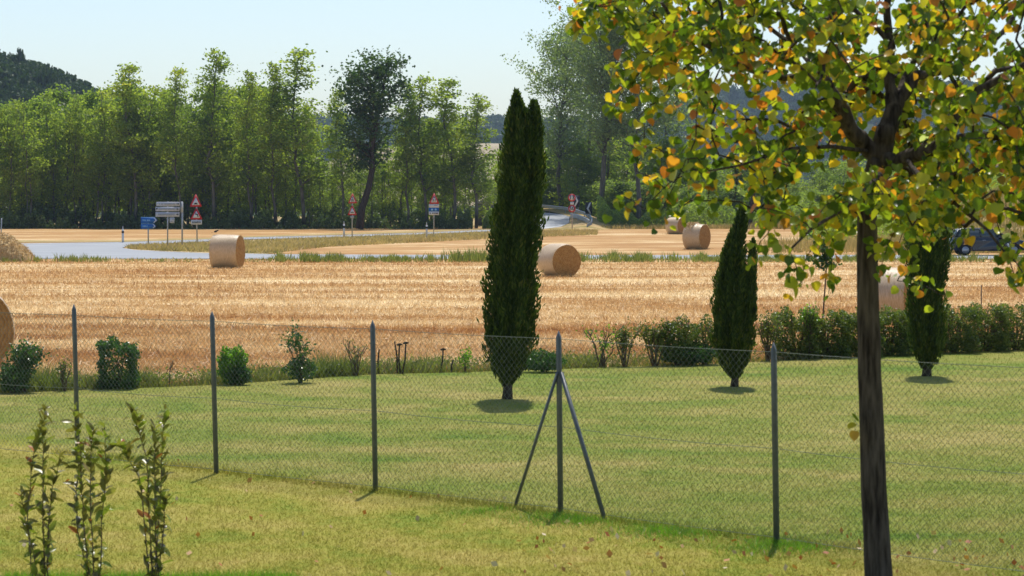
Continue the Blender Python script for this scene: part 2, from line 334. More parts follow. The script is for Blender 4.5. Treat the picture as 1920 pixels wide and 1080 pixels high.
def right_bank_z(x, y): return -.1 + 3.6 * sstep(136, 160, y) * sstep(.158, .215, x / y)

# far hills
t = NT('hill_scrub'); f_ = t.noise(t.pos(), .012, 4); M_hill = t.bsdf(t.ramp(f_, [(.4, (.035, .055, .02)), (.6, (.06, .08, .03))]), .95, .1)
t = NT('hill_dry_field'); f_ = t.noise(t.pos((1, .4, 1)), .02, 4); M_dryhill = t.bsdf(t.ramp(f_, [(.4, (.30, .24, .15)), (.6, (.40, .33, .22))]), .95, .1)
def prof(px, table):
    xs = [q[0] for q in table]; ys = [q[1] for q in table]; return float(np.interp(px, xs, ys))
LH = [(-900, 90), (-300, 118), (0, 147), (60, 157), (115, 180), (160, 200), (220, 222), (330, 250), (420, 280), (560, 330), (700, 372), (2600, 372)]
def left_hill(x, y):
    px = 960 + x / 620 * F; zt = HC + (375 - prof(px, LH)) / F * 620
    return -1 + (zt + 1) * sstep(400, 620, y) * (1 - .25 * sstep(640, 900, y)) + .8 * wob(x, y, .6)
mound('left_hill', -420, 60, 400, 900, left_hill, 70, 50, M_hill)
RH = [(-900, 300), (300, 262), (560, 246), (700, 248), (860, 250), (940, 245), (1100, 250), (1190, 246), (1250, 222), (1300, 202), (1360, 190), (1450, 182), (1560, 180), (1660, 172), (1760, 176), (1900, 190), (2200, 240), (2900, 300)]
def right_hill(x, y):
    px = 960 + x / 1700 * F; zt = HC + (375 - prof(px, RH)) / F * 1700
    return -1 + (zt + 1) * sstep(1150, 1700, y) * (1 - .3 * sstep(1750, 2200, y)) + 1.0 * wob(x, y, .3)
mound('right_hill', -750, 750, 1150, 2200, right_hill, 110, 50, M_hill)
MH = [(-900, 372), (500, 350), (640, 300), (740, 276), (860, 268), (950, 270), (1060, 285), (1200, 330), (1350, 372), (2900, 372)]
def mid_hill(x, y):
    px = 960 + x / 760 * F; zt = HC + (375 - prof(px, MH)) / F * 760
    return -1 + (zt + 1) * sstep(480, 760, y) * (1 - .3 * sstep(780, 1000, y)) + .3 * wob(x, y, .8)
mound('dry_hill', -110, 110, 480, 1000, mid_hill, 60, 50, M_dryhill)

# ------------------------------------------------------------------ foliage helpers
def unit(v): return v / (np.linalg.norm(v, axis=-1, keepdims=True) + 1e-9)
def leafquads(mb, C, size, rng, elong=1.5, up=0.0, jit=.35, axis=None):
    C = np.asarray(C); n = len(C)
    a = rng.normal(size=(n, 3)); a[:, 2] += up
    if axis is not None: a = a * .35 + axis
    a = unit(a); b = unit(np.cross(a, rng.normal(size=(n, 3))))
    s = size * (1 + jit * rng.uniform(-1, 1, n))[:, None]
    v = np.stack([C - a * s * .5, C + b * s * .5 / elong + a * s * .02, C + a * s * .5, C - b * s * .5 / elong - a * s * .02], 1).reshape(-1, 3)
    mb.add(v, np.arange(4 * n).reshape(-1, 4)); return mb
def blades(mb, base, h, wd, rng, lean=.35, jit=.4):
    n = len(base); hh = h * (1 + jit * rng.uniform(-1, 1, n)); an = rng.uniform(0, 6.283, n)
    u = np.stack([np.cos(an), np.sin(an), np.zeros(n)], 1) * (wd / 2 if np.isscalar(wd) else (wd / 2)[:, None])
    tip = base + np.stack([rng.normal(0, lean, n) * hh, rng.normal(0, lean, n) * hh, hh], 1)
    mb.add(np.stack([base - u, base + u, tip], 1).reshape(-1, 3), np.arange(3 * n).reshape(-1, 3)); return mb

def tree_meshes(name, seed, H, Rr, base, nb, leaf, per, sig=(.5, .5, .32), rise=.9, tr=.16, top=.8, lean=0.0, shape='column', trunks=1, lob=.75, spr=.6):
    rng = np.random.default_rng(seed); tk = MB(); cr = MB(); C = []
    for q in range(trunks):
        off = rng.normal(0, .5 if q else 0, 2); n = 9; zs = np.linspace(0, H * (.96 if q == 0 else rng.uniform(.6, .9)), n)
        wx = np.cumsum(rng.normal(0, .012 * H, n)); wy = np.cumsum(rng.normal(0, .012 * H, n)); wx -= wx[0]; wy -= wy[0]
        ax = np.stack([off[0] + wx + lean * zs, off[1] + wy, zs], 1)
        tk.tube(ax, tr * (1 if q == 0 else .6) * (1 - .9 * zs / H), 6)
        for k in range(nb // trunks):
            t_ = base + (1 - base) * ((k + rng.uniform(0, 1)) / (nb // trunks)); z = t_ * zs[-1]
            if shape == 'column': pr = math.sin(min(1, (t_ - base) / (1 - base) * .93 + .12) * math.pi) ** .55
            elif shape == 'cone': pr = (1.02 - (t_ - base) / (1 - base)) ** .75 * (.55 + .45 * min(1, (t_ - base) * 4))
            elif shape == 'poplar': pr = math.sin((.10 + .88 * (t_ - base) / (1 - base)) * math.pi) ** .7
            else: pr = math.sqrt(max(.05, 1 - ((t_ - base) / (1 - base) * 1.7 - .62) ** 2 / 1.3))
            L = Rr * pr * rng.uniform(.55, 1.05); an = rng.uniform(0, 6.283)
            o = np.array([np.interp(z, zs, ax[:, 0]), np.interp(z, zs, ax[:, 1]), z]); up = rise * rng.uniform(.5, 1.3)
            pts = [o]; m = 5
            for s in range(1, m):
                f_ = s / (m - 1); pts.append(o + np.array([math.cos(an) * L * f_, math.sin(an) * L * f_, L * up * f_ ** .8]) + rng.normal(0, .05 * L, 3))
            tk.tube(pts, np.linspace(tr * .38 * (1 - .6 * t_), .012, m), 3, False)
            pts = np.array(pts); nc = max(2, int(2 + L * 1.1))
            for s in range(nc):
                f_ = rng.uniform(.35, 1.05) if s else 1.0
                C.append(np.array([np.interp(f_ * (m - 1), range(m), pts[:, c]) for c in range(3)]) + rng.normal(0, .12 * L + .1, 3))
    C = np.array(C); C = C[C[:, 2] < H * 1.02]
    w8 = rng.uniform(.4, 1.5, len(C)); cnt = (per * w8).astype(int)
    cc = np.repeat(C, cnt, 0); sg = np.repeat(rng.uniform(lob, 1.25, len(C)), cnt)[:, None]
    pts = cc + rng.normal(size=cc.shape) * np.array(sig) * sg; pts = pts[pts[:, 2] > .3]
    leafquads(cr, pts, leaf, rng, 1.45)
    return tk.mesh(name + '_trunk'), cr.mesh(name + '_crown')

def plant_tree(name, meshes, loc, scale, rz, bark, leafm, label, cat='tree', group=None, tilt=(0, 0)):
    o = ob(name, None, None, None, tuple(float(c) for c in loc), (tilt[0], tilt[1], rz)); o.scale = scale if hasattr(scale, '__len__') else (scale,) * 3
    o['label'] = label; o['category'] = cat
    if group: o['group'] = group
    ob('trunk', meshes[0], bark, o); ob('crown', meshes[1], leafm, o); return o

# locust wood along the field: variants shared by all trees
LOC = [tree_meshes('locust', 100 + k, 15, [2.3, 1.8, 2.6, 2.0, 2.2, 1.6][k], [.12, .18, .08, .24, .1, .16][k], [46, 38, 50, 34, 46, 34][k], .27, 27, (.42, .42, .17), 1.0, .12, shape='column', trunks=2) for k in range(6)]
LOC2 = [tree_meshes('locust_dense', 140 + k, 15, [2.6, 2.2, 2.4][k], .06, 44, .36, 34, (.6, .6, .34), .9, .14) for k in range(3)]
for m in LOC: m[0].materials.append(M_barkfar); m[1].materials.append(M_locust)
for m in LOC2: m[0].materials.append(M_barkfar); m[1].materials.append(M_locust2)
TOP = [(-200, 150), (0, 172), (60, 160), (110, 158), (150, 145), (200, 152), (245, 140), (300, 152), (350, 150), (400, 140), (440, 150), (500, 140), (545, 190), (570, 160), (605, 225), (640, 210), (700, 215), (760, 205), (800, 185), (850, 180), (900, 205), (935, 235), (960, 300)]
rr = random.Random(11); FOREST = []
def locust(px, topy, d, meshes, lm, name, label, group, wid=1.0, z0=0.0):
    H = (3 * 0 + (375 - topy) / F * d + HC - z0); s = H / 15.0
    return plant_tree(name, meshes, onground(px, d, z0), (s * wid, s * wid, s), rr.uniform(0, 6.28), M_barkfar, lm, label, 'tree', group)
GF = 'slender locust trees of the dense wood behind the field'
px = -90
while px < 888:
    tp = prof(px, TOP); sparse = px > 575
    locust(px + rr.uniform(-5, 5), tp + rr.uniform(0, 60), 250 + rr.uniform(0, 6), LOC[rr.randrange(6)], M_locust, 'locust_tree', 'slender green locust tree in the dense wood behind the far orange field', GF, rr.uniform(.75, 1.1) * (.85 if sparse else 1))
    px += rr.uniform(13, 21) * (1.12 if sparse else 1)
px = -110
while px < 880:
    tp = prof(px, TOP) + (0 if px < 575 else 25)
    locust(px, tp + rr.uniform(5, 80), 259 + rr.uniform(0, 12), (LOC2[rr.randrange(3)] if px < 560 or rr.random() < .3 else LOC[rr.randrange(6)]), M_locust2, 'locust_tree', 'slender green locust tree in the dense wood behind the far orange field', GF, rr.uniform(.8, 1.2))
    px += rr.uniform(26, 40) * (1 if px < 575 else 1.35)
px = -130
while px < 930:
    tp = prof(px, TOP) + (0 if px < 540 else 75)
    locust(px, tp + rr.uniform(0, 50), 276 + rr.uniform(0, 18), LOC2[rr.randrange(3)], M_locust2, 'locust_tree', 'slender green locust tree in the dense wood behind the far orange field', GF, 1.25)
    px += rr.uniform(38, 52)
# trees whose tops stand out above the wood
ACA = [tree_meshes('tall_acacia', 160 + k, 19, 3.0, .22, 58, .27, 30, (.42, .42, .2), .95, .17, shape='cone') for k in range(4)]
for m in ACA: m[0].materials.append(M_barkfar); m[1].materials.append(M_locust)
for px, tp, k, lab, wd in [(400, 86, 0, 'tallest pointed tree of the wood, rising above the sign with the warning triangles', 1.0), (570, 86, 1, 'tall airy tree with bare gaps and a forked top, left of the leaning dark tree', 1.15),
                       (250, 112, 2, 'open feathery treetop standing out above the white direction panels', 1.0), (470, 128, 3, 'thin treetop between the two tallest pointed trees of the wood', .8),
                       (515, 112, 3, 'narrow open tree just left of the tall airy forked tree', .8), (800, 138, 1, 'sparse feathery tree rising above the blue panel road sign', 1.0), (848, 140, 2, 'sparse feathery tree between the blue panel road sign and the tall cypress', 1.15),
                       (893, 172, 0, 'last thin arching tree of the wood, nearest the tall cypress', 1.2), (640, 160, 2, 'low airy tree just left of the leaning dark tree', .8), (340, 122, 1, 'rounded open treetop left of the tallest pointed tree', .8), (765, 150, 3, 'thin pale tree close right of the leaning dark tree', .8)]:
    H = (375 - tp) / F * 249 + HC
    plant_tree('acacia_tree', ACA[k], onground(px, 249), (H / 19 * wd * 1.25, H / 19 * wd * 1.25, H / 19), k * 1.7, M_barkfar, M_locust, lab, 'tree')
# leaning dark tree
m = tree_meshes('leaning', 79, 17, 3.5, .34, 62, .30, 40, (.55, .55, .4), .95, .34, lean=.15, shape='poplar', lob=.5)
m[0].materials.append(M_bark); m[1].materials.append(M_dark)
H = (375 - 112) / F * 244 + HC
plant_tree('leaning_tree', m, onground(674, 244), (H / 17 * 1.2, H / 17 * 1.2, H / 17), 0.0, M_bark, M_dark, 'dark green broad tree with a thick leaning trunk behind the double warning sign', 'tree')
# poplars right of the tall cypress
for px, tp, d, Rr, sd, lab, nb, tr in [(1133, -40, 262, 5.6, 31, 'tallest silvery poplar, its thick trunk right of the crash barrier', 120, .36), (1196, 40, 258, 4.6, 32, 'poplar with a straight dark trunk left of the far pair of bales', 84, .3), (1052, 60, 276, 4.4, 33, 'leftmost silvery poplar, its crown above the tall cypress tip', 88, .3), (1100, 5, 282, 4.0, 34, 'poplar behind the tallest one, seen between the two others', 60, .26), (1245, 90, 280, 3.6, 35, 'smaller thin poplar partly hidden by the yellowing leaves', 50, .22)]:
    H = (375 - tp) / F * d + HC
    m = tree_meshes('poplar', sd, H, Rr * 1.15, .30, nb, .27, 32, (.5, .5, .36), 1.0, tr, shape='poplar', spr=1)
    m[0].materials.append(M_barkfar); m[1].materials.append(M_pop)
    plant_tree('poplar_tree', m, onground(px, d, -.1), 1.0, 0.0, M_barkfar, M_pop, lab, 'poplar tree')
# lower trees beyond the crash barrier and along the right side
RT = [(-1, 0)]
GR = 'green trees behind the poplars and the bank on the right'
px = 940
while px < 2120:
    tp = prof(px, [(940, 270), (1000, 255), (1060, 270), (1130, 240), (1200, 240), (1250, 262), (1330, 282), (1420, 285), (1530, 290), (1650, 290), (1760, 285), (1850, 300), (2120, 290)])
    locust(px, tp + rr.uniform(-5, 30), rr.uniform(272, 300), (LOC + LOC2)[rr.randrange(9)], M_locust, 'roadside_tree', 'light green tree in the mixed growth behind the poplars', GR, rr.uniform(1.2, 1.8), -.1)
    px += rr.uniform(13, 20)
px = 930
while px < 2120:
    locust(px, prof(px, [(930, 330), (1130, 330), (1350, 345), (1560, 352), (2120, 340)]) + rr.uniform(-6, 16), rr.uniform(262, 268) if px > 1120 else rr.uniform(292, 310), LOC2[rr.randrange(3)], M_locust2, 'roadside_tree', 'low dark green tree in the growth on the far side of the field', 'low trees on the far side of the field', 2.1, -.1)
    px += rr.uniform(15, 24)
m = tree_meshes('dark_pole', 91, 8, 1.2, .5, 18, .3, 24, (.4, .4, .3), .8, .35, shape='round'); m[0].materials.append(M_bark); m[1].materials.append(M_dark)
plant_tree('stout_tree', m, onground(1404, 248), 1.0, 0.0, M_bark, M_dark, 'tree with a stout dark leaning trunk behind the middle cypress tip', 'tree', tilt=(0, .14))

fr = [o for o in COL.objects if o.name.startswith('locust_tree') and o.location.y < 256.5]
for px, lab in [(20, 'behind the hay heap at the left edge'), (100, 'behind the left end of the road junction'), (160, 'midway between the hay heap and the left marker post'), (230, 'straight behind the left marker post'), (272, 'straight behind the blue arrow boards'), (315, 'straight behind the white direction panels'), (345, 'behind the plain grey pole'), (372, 'behind the warning triangles with the small white plate'), (428, 'above the lone left hay bale'), (500, 'at the foot of the two tallest pointed trees'), (560, 'below the tall airy forked tree'), (612, 'left of the middle marker post'), (645, 'straight behind the middle marker post'), (740, 'right of the leaning dark tree'), (800, 'straight behind the right marker post'), (818, 'straight behind the sign with the blue panel'), (900, 'beside the little bridge')]:
    o = min(fr, key=lambda o: abs(960 + o.location.x / o.location.y * F - px)); fr.remove(o); o['label'] = 'slender green locust tree ' + lab

# undergrowth at the foot of the wood
rng = np.random.default_rng(3)
def bandpts(n, pxa, pxb, d0, d1, hfun):
    px = rng.uniform(pxa, pxb, n); d = rng.uniform(d0, d1, n); x = (px - 960) / F * d
    h = np.array([hfun(a) for a in px]); return np.stack([x, d, rng.uniform(0, 1, n) ** .8 * h], 1)
mb = MB()
leafquads(mb, bandpts(42000, -120, 886, 246.5, 251, lambda p: .9 + .55 * math.sin(p * .031) + .45 * math.sin(p * .117) + .35 * math.sin(p * .41)), .26, rng, 1.6)
leafquads(mb, bandpts(30000, -130, 880, 251, 262, lambda p: 2.0 + .9 * math.sin(p * .021) + .6 * math.sin(p * .13)), .34, rng, 1.5)
stuff('undergrowth', mb, M_under, 'dark tangled undergrowth at the foot of the wood along the orange field', 'undergrowth')
mb = MB()
leafquads(mb, bandpts(26000, 1120, 1560, 250, 262, lambda p: 2.3 + .9 * math.sin(p * .03) + .5 * math.sin(p * .13)), .26, rng, 1.7)
leafquads(mb, bandpts(9000, 905, 965, 247, 256, lambda p: 0.5 + 1.6 * math.exp(-((p - 922) / 14) ** 2)), .22, rng, 1.5)
q = bandpts(26000, 1500, 2120, 165, 215, lambda p: 1.7 + .9 * math.sin(p * .02) + .5 * math.sin(p * .071)); q[:, 2] += np.array([right_bank_z(a, b) for a, b in q[:, :2]])
leafquads(mb, q, .26, rng, 2.2, up=.8)
stuff('scrub', mb, M_locust2, 'green scrub along the far right edge of the orange field and on the bank', 'scrub')
mb = MB(); q = bandpts(26000, 1420, 2120, 134, 165, lambda p: .02); q[:, 2] = np.array([right_bank_z(a, b) for a, b in q[:, :2]])
k_ = rng.uniform(0, 1, len(q)) < np.clip((q[:, 0] / q[:, 1] - .10) * 12, .0, 1); q = q[k_]
blades(mb, q, .55, .07, rng, .3, .6)
q = bandpts(3400, 1120, 1540, 243, 249, lambda p: .02); blades(mb, q, np.interp(960 + q[:, 0] / q[:, 1] * F, [1120, 1400, 1460, 1540], [.35, .4, 1.1, 1.2]), .12, rng, .25, .5)
stuff('dry_grass', mb, M_dryweed, 'tall dry grass on the bank and at the far edge of the field', 'dry grass')

# woods on the hills: one mass each, made of crowns copied over the slope
def canopy(name, seed, n, fn_, x0, x1, y0, y1, s0, s1, label, mat, lq=.8, keep=None):
    rng = np.random.default_rng(seed); crown = []
    for v in range(4):
        c = MB(); m_ = 420; u = unit(rng.normal(size=(m_, 3))); u[:, 2] = np.abs(u[:, 2]) * .95 - .1; lump = 1 + .18 * np.sin(u[:, 0] * 5 + v) * np.cos(u[:, 1] * 4 + u[:, 2] * 5)
        leafquads(c, u * lump[:, None] * rng.uniform(.72, 1, m_)[:, None], .26, rng, 1.4); crown.append(np.vstack(c.V).reshape(-1, 4, 3))
    mb = MB(); xs = rng.uniform(x0, x1, n); ys = rng.uniform(y0, y1, n)
    for k in range(n):
        if keep and not keep(xs[k], ys[k]): continue
        s = rng.uniform(s0, s1); cc = crown[k % 4]; z = fn_(xs[k], ys[k])
        sx = s * rng.uniform(.8, 1.15); st = rng.uniform(.9, 1.3)
        if rng.random() < .04: sx *= .45; st *= 1.7
        v = cc.reshape(-1, 3) * np.array([sx, sx, s * st]) + np.array([xs[k], ys[k], z + s * .3]); mb.add(v, np.arange(len(v)).reshape(-1, 4))
    return stuff(name, mb, mat, label, 'woodland')
canopy('hill_woodland', 8, 1150, left_hill, -215, -60, 520, 660, 3.0, 5.2, 'dark oak woodland covering the hill at the far left', M_wood, keep=lambda x, y: 960 + x / y * F < 480)
canopy('distant_woodland', 9, 2300, right_hill, -190, 470, 1250, 1720, 5.0, 9.0, 'hazy blue woodland on the distant ridge', M_wood)
mb = MB(); rng = np.random.default_rng(4)
for k in range(26):
    px = rng.choice([925, 938, 950, 960, 1308, 1316, 1338, 1346, 880, 905, 1200, 1225, 1560, 1590]) + rng.normal(0, 5); d = 1690; x = (px - 960) / F * d; z = right_hill(x, d)
    h = rng.uniform(9, 15); pts = np.stack([rng.normal(0, .9, 160), rng.normal(0, .9, 160), rng.uniform(0, 1, 160) ** 1.1 * h], 1) + np.array([x, d, z + 1]); pts[:, :2] = x * np.array([1, 0]) + np.array([0, d]) + (pts[:, :2] - np.array([x, d])) * (1.25 - (pts[:, 2:3] - z) / h * .8)
    leafquads(mb, pts, 1.5, rng, 1.8, up=2)
stuff('ridge_cypresses', mb, M_wood, 'tiny dark cypresses along the skyline of the distant ridge', 'distant trees')

# ------------------------------------------------------------------ bales
def bale(px, dist, D, L, a, label, seed, torn=False, sag=.96):
    rng = np.random.default_rng(seed); ns, nl = 56, 14; mb = MB(); ph = rng.uniform(0, 6, 4)
    o = thing('hay_bale', onground(px, dist, -.04), label, 'hay bale', 'round bales in the stubble field', 0.0)
    th = np.arange(ns) * 2 * math.pi / ns; r0 = D / 2
    def rad(tt, u):
        z = np.sin(tt); r = r0 * (1 + .012 * np.sin(3 * tt + ph[0]) + .009 * np.sin(5 * tt + ph[1] + u * 2)) * (1 - .045 * abs(u) ** 6) * (1 + .004 * np.sin(u * 23 + ph[2]))
        if torn: r = r + .07 * np.exp(-((tt - 1.75) / .5) ** 2) * (1 if u < .2 else .0) * (1 + .5 * np.sin(tt * 17 + u * 9))
        return r
    V = []
    for k in range(nl + 1):
        u = -1 + 2 * k / nl; r = rad(th, u); zz = r * np.sin(th); zz = np.maximum(zz, -r0 * sag)
        V.append(np.stack([np.full(ns, u * L / 2), r * np.cos(th), zz + r0 * sag], 1))
    V = np.array(V); i = np.arange(nl)[:, None] * ns; j = np.arange(ns)[None]; kk = (j + 1) % ns
    mb.add(V.reshape(-1, 3), np.stack([i + j, i + kk, i + ns + kk, i + ns + j], -1).reshape(-1, 4))
    w_ = part('net_wrap', mb, M_net, o, True); w_.rotation_euler = (0, 0, a); 
    for sgn, ring in ((1, V[-1]), (-1, V[0])):
        e = MB(); c0 = ring.mean(0); rings = [ring]
        for f_ in (.9, .72, .54, .36, .18):
            q = c0 + (ring - c0) * f_; q[:, 0] += sgn * (.02 * (1 - f_) + .012 * np.sin(np.arange(ns) * f_ * 2 + ph[3] + f_ * 20)); rings.append(q)
        nr = len(rings); i = np.arange(nr - 1)[:, None] * ns
        q = np.vstack(rings + [c0[None] + np.array([[sgn * .03, 0, 0]])]); q[:, 2] -= r0 * sag
        jj = np.arange(ns); k2 = (jj + 1) % ns
        f1 = np.stack([i + j, i + kk, i + ns + kk, i + ns + j], -1).reshape(-1, 4); f2 = np.stack([(nr - 1) * ns + jj, (nr - 1) * ns + k2, np.full(ns, nr * ns)], -1)
        e.add(q, f1, f2)
        eo = part('end_face', e, M_end, o, True); eo.location = (0, 0, r0 * sag); eo.rotation_euler = (0, 0, a)
    # loose straws round the rims and at the foot
    n = 420; an = rng.uniform(0, 6.28, n); rr_ = r0 * rng.uniform(.93, 1.0, n); side = rng.choice([-1, 1], n)
    p = np.stack([side * (L / 2 + .0), rr_ * np.cos(an), np.maximum(rr_ * np.sin(an), -r0 * sag) + r0 * sag], 1)
    foot = np.stack([rng.uniform(-L / 2 - .15, L / 2 + .15, 500), rng.normal(0, .33 * D, 500), np.full(500, .03)], 1)
    s_ = MB(); leafquads(s_, p, .09, rng, 9); blades(s_, foot, .09, .02, rng, 1.2)
    if torn:
        m_ = 900; tt = rng.normal(1.75, .42, m_); u = rng.uniform(-.95, .15, m_); rr2 = r0 * 1.07 + rng.uniform(0, .06, m_)
        leafquads(s_, np.stack([u * L / 2, rr2 * np.cos(tt), rr2 * np.sin(tt) + r0 * sag], 1), .12, rng, 5)
    so_ = part('loose_straw', s_, M_haystraw, o, kind='stuff'); so_.rotation_euler = (0, 0, a)
    return o
# axis angle: direction of the visible end face in plan
def axis(a_deg): return -math.pi / 2 + R(a_deg)
bale(1048, 92.8, 1.33, 1.3, axis(27), 'round hay bale half behind the tall cypress, its end turned to us', 1)
bale(426, 104.5, 1.53, 1.22, axis(80), 'round hay bale alone at the left with a sunlit white top', 2)
bale(1306, 144, 1.6, 1.15, axis(58), 'round hay bale with torn loose straw on top, nearer one of the far pair', 3, True)
bale(1267, 208, 1.55, 1.25, axis(55), 'grey round hay bale, farther one of the far pair', 4)
bale(1672, 57.2, 1.42, 1.2, axis(58), 'round hay bale between the big tree trunk and the right cypress', 5)
bale(-60, 42.0, 1.56, 1.25, axis(17), 'round hay bale cut off by the left edge of the photo', 6)
# small bird on the lone bale
bd = thing('bird', P(405, 437.5, 104.5), 'small dark bird perched on the lone left hay bale', 'bird')
b1 = MB(); n = 12; s_ = np.linspace(0, 1, 8); pr = np.array([.004, .03, .042, .045, .04, .028, .03, .004])
b1.tube(np.stack([-.10 + .22 * s_, 0 * s_, .06 + .09 * s_ ** 1.3], 1), pr, 10); part('body', b1, M_bird, bd, True)
b1 = MB().tube([(.12, 0, .15), (.155, 0, .145)], [.010, .002], 5); part('beak', b1, M_bird, bd)
b1 = MB().add([(-.09, -.02, .06), (-.09, .02, .06), (-.2, .025, .03), (-.2, -.025, .03), (-.2, 0, .045)], [0, 1, 2, 3], [0, 3, 4], [1, 4, 2]); part('tail', b1, M_bird, bd)
for s in (-1, 1): part('leg', MB().tube([(0, s * .015, .07), (0.005, s * .015, 0)], .004, 4), M_bird, bd)

# loose hay heap at the left edge
hp = thing('hay_heap', onground(-8, 116, -.02), 'loose brown heap of hay at the left edge beside the road junction', 'hay heap')
rng = np.random.default_rng(21); nx, ny = 50, 26; X, Y = np.meshgrid(np.linspace(-1.9, 1.75, nx), np.linspace(-1.3, 1.3, ny))
Z = 1.28 * np.clip(1 - (np.abs(X) / 1.75) ** 2.6, 0, 1) ** .7 * np.clip(1 - (Y / 1.3) ** 2, 0, 1) ** .6 * (1 - .13 * (X > .9)) + .07 * np.sin(X * 7 + Y * 3) * np.cos(Y * 6) + rng.normal(0, .03, X.shape)
Z = np.where((np.abs(X) > 1.74) | (np.abs(Y) > 1.29), 0, np.maximum(Z, 0)); v = np.stack([X, Y, Z], -1).reshape(-1, 3)
i, j = np.meshgrid(np.arange(nx - 1), np.arange(ny - 1)); k = (j * nx + i).ravel()
part('heap', MB().add(v, np.stack([k, k + 1, k + 1 + nx, k + nx], -1)), M_hay, hp, True)
s_ = MB(); idx = rng.integers(0, len(v), 6500); leafquads(s_, v[idx] + rng.normal(0, .04, (6500, 3)), .2, rng, 8); part('loose_straw', s_, M_haystraw, hp, kind='stuff')

# ------------------------------------------------------------------ road signs
UX, UZ, UN = (1, 0, 0), (0, 0, 1), (0, -1, 0)
def at(px, py, d): return P(px, py, d)
def sign_root(px, base_y, name, label, cat='road sign', group=None):
    b = G(px, base_y); o = thing(name, b, label, cat, group); return o, b[1]
def pole(o, d, px0, y0, px1, y1, r=.045, mat=None):
    part('pole', MB().tube([at(px0, y0, d), at(px1, y1, d)], r, 8), mat or M_galv, o, world=True)
def plate(name, o, d, outline_px, mat, depth=.02, off=0.0, parent=None):
    pts = np.array([at(x, y, d) for x, y in outline_px]); org = pts[0].copy(); rel = pts - org
    org[1] -= off
    par = parent if parent is not None else o
    mb = MB().prism(np.c_[rel[:, 0], rel[:, 2]], depth, org, UX, UZ, UN)
    return part(name, mb.mesh(name, org=o.location), mat, par)
def tri(cx, ytop, ybot, half, rnd=.12):
    c = [(cx, ytop), (cx + half, ybot), (cx - half, ybot)]; out = []
    for k in range(3):
        p0 = np.array(c[k - 1]); p = np.array(c[k]); p1 = np.array(c[(k + 1) % 3])
        out += [tuple(p + (p0 - p) * rnd * .6), tuple(p + ((p0 - p) + (p1 - p)) * rnd * .16), tuple(p + (p1 - p) * rnd * .6)]
    return out
def rect(x0, y0, x1, y1): return [(x0, y0), (x1, y0), (x1, y1), (x0, y1)]
def disc(cx, cy, r, n=24): return [(cx + r * math.cos(a), cy - r * math.sin(a)) for a in np.arange(n) * 2 * math.pi / n]
def shapes(name, o, d, lst, mat, off, parent=None, depth=.004):
    mb = MB()
    for outl in lst:
        pts = np.array([at(x, y, d) for x, y in outl]); org = pts[0].copy(); rel = pts - org; org[1] -= off
        mb.prism(np.c_[rel[:, 0], rel[:, 2]], depth, org, UX, UZ, UN)
    return part(name, mb.mesh(name, org=o.location), mat, parent if parent is not None else o)
def triangle_sign(o, d, cx, yt, yb, half, symbol):
    p = plate('triangle_plate', o, d, tri(cx, yt, yb, half), M_red, .02, .06)
    h = yb - yt; plate('white_field', o, d, tri(cx, yt + h * .27, yb - h * .13, half * .62), M_white, .005, .081, p)
    shapes('symbol', o, d, symbol, M_black, .087, p)
    return p
def printbars(x0, x1, y0, y1, n, seed, gap=.35):
    q = random.Random(seed); out = []; x = x0; wd = (x1 - x0) / n
    for k in range(n):
        if q.random() < .86: out.append(rect(x + wd * gap * .5, y0 + (y1 - y0) * q.uniform(0, .2), x + wd * (1 - gap * .5), y1 - (y1 - y0) * q.uniform(0, .12)))
        x += wd
    return out
# blue arrows
o, d = sign_root(278, 460.5, 'direction_sign', 'blue road sign with two stacked arrow boards pointing right', 'direction sign')
pole(o, d, 278, 460.5, 278, 410)
for (x0, y0, x1, y1, xt, pr) in ((264.5, 407, 290, 418.6, 295.5, (267.5, 282, 411.3, 414.2)), (264.5, 419.2, 288.5, 429, 293, (267.5, 277, 422.5, 425.3))):
    ym = (y0 + y1) / 2; b = plate('arrow_board', o, d, [(x0, y0), (x1, y0), (xt, ym), (x1, y1), (x0, y1)], M_blue, .03, .06)
    shapes('lettering', o, d, printbars(pr[0], pr[1], pr[2], pr[3], 9, int(y0)), M_ltblue, .091, b)
    shapes('arrow_tip', o, d, [[(x1 - 2.2, y0 + 1), (x1 - .6, y0 + 1), (xt - 1, ym), (x1 - .6, y1 - 1), (x1 - 2.2, y1 - 1), (xt - 3.4, ym)]], M_white, .091, b)
    shapes('edge', o, d, [rect(x0 + .4, y0 + .35, x1 - .5, y0 + .95)], M_ltblue, .091, b)
# white panels
o, d = sign_root(315, 464, 'direction_sign', 'grey white road sign of three stacked panels with small arrows', 'direction sign')
pole(o, d, 314.2, 464, 314.6, 378)
for k, (x0, x1, y0, y1) in enumerate(((293.5, 337.5, 378.5, 386.3), (292, 336.8, 387.8, 396), (292, 336.8, 397.6, 406.5))):
    b = plate('panel', o, d, rect(x0, y0, x1, y1), M_greypanel, .03, .06)
    shapes('lettering', o, d, printbars(x0 + 5, x1 - 9, y0 + 2.4, y1 - 2.4, 15, k + 5, .45), M_greyprint, .091, b)
    ym = (y0 + y1) / 2; shapes('arrow', o, d, [rect(x1 - 6.5, ym - .45, x1 - 3, ym + .45), [(x1 - 3.6, ym - 2), (x1 - 1.2, ym), (x1 - 3.6, ym + 2)]] + ([rect(x0 + 1.5, ym - 2, x0 + 3.6, ym + 1)] if k == 1 else []), M_black, .091, b)
b = plate('small_plate', o, d, rect(318.5, 407.6, 327.3, 418.2), M_greypanel, .02, .06)
shapes('lettering', o, d, [rect(324.2, 409.5, 325.4, 412.5), rect(320.5, 415, 324, 415.8)], M_greyprint, .081, b)
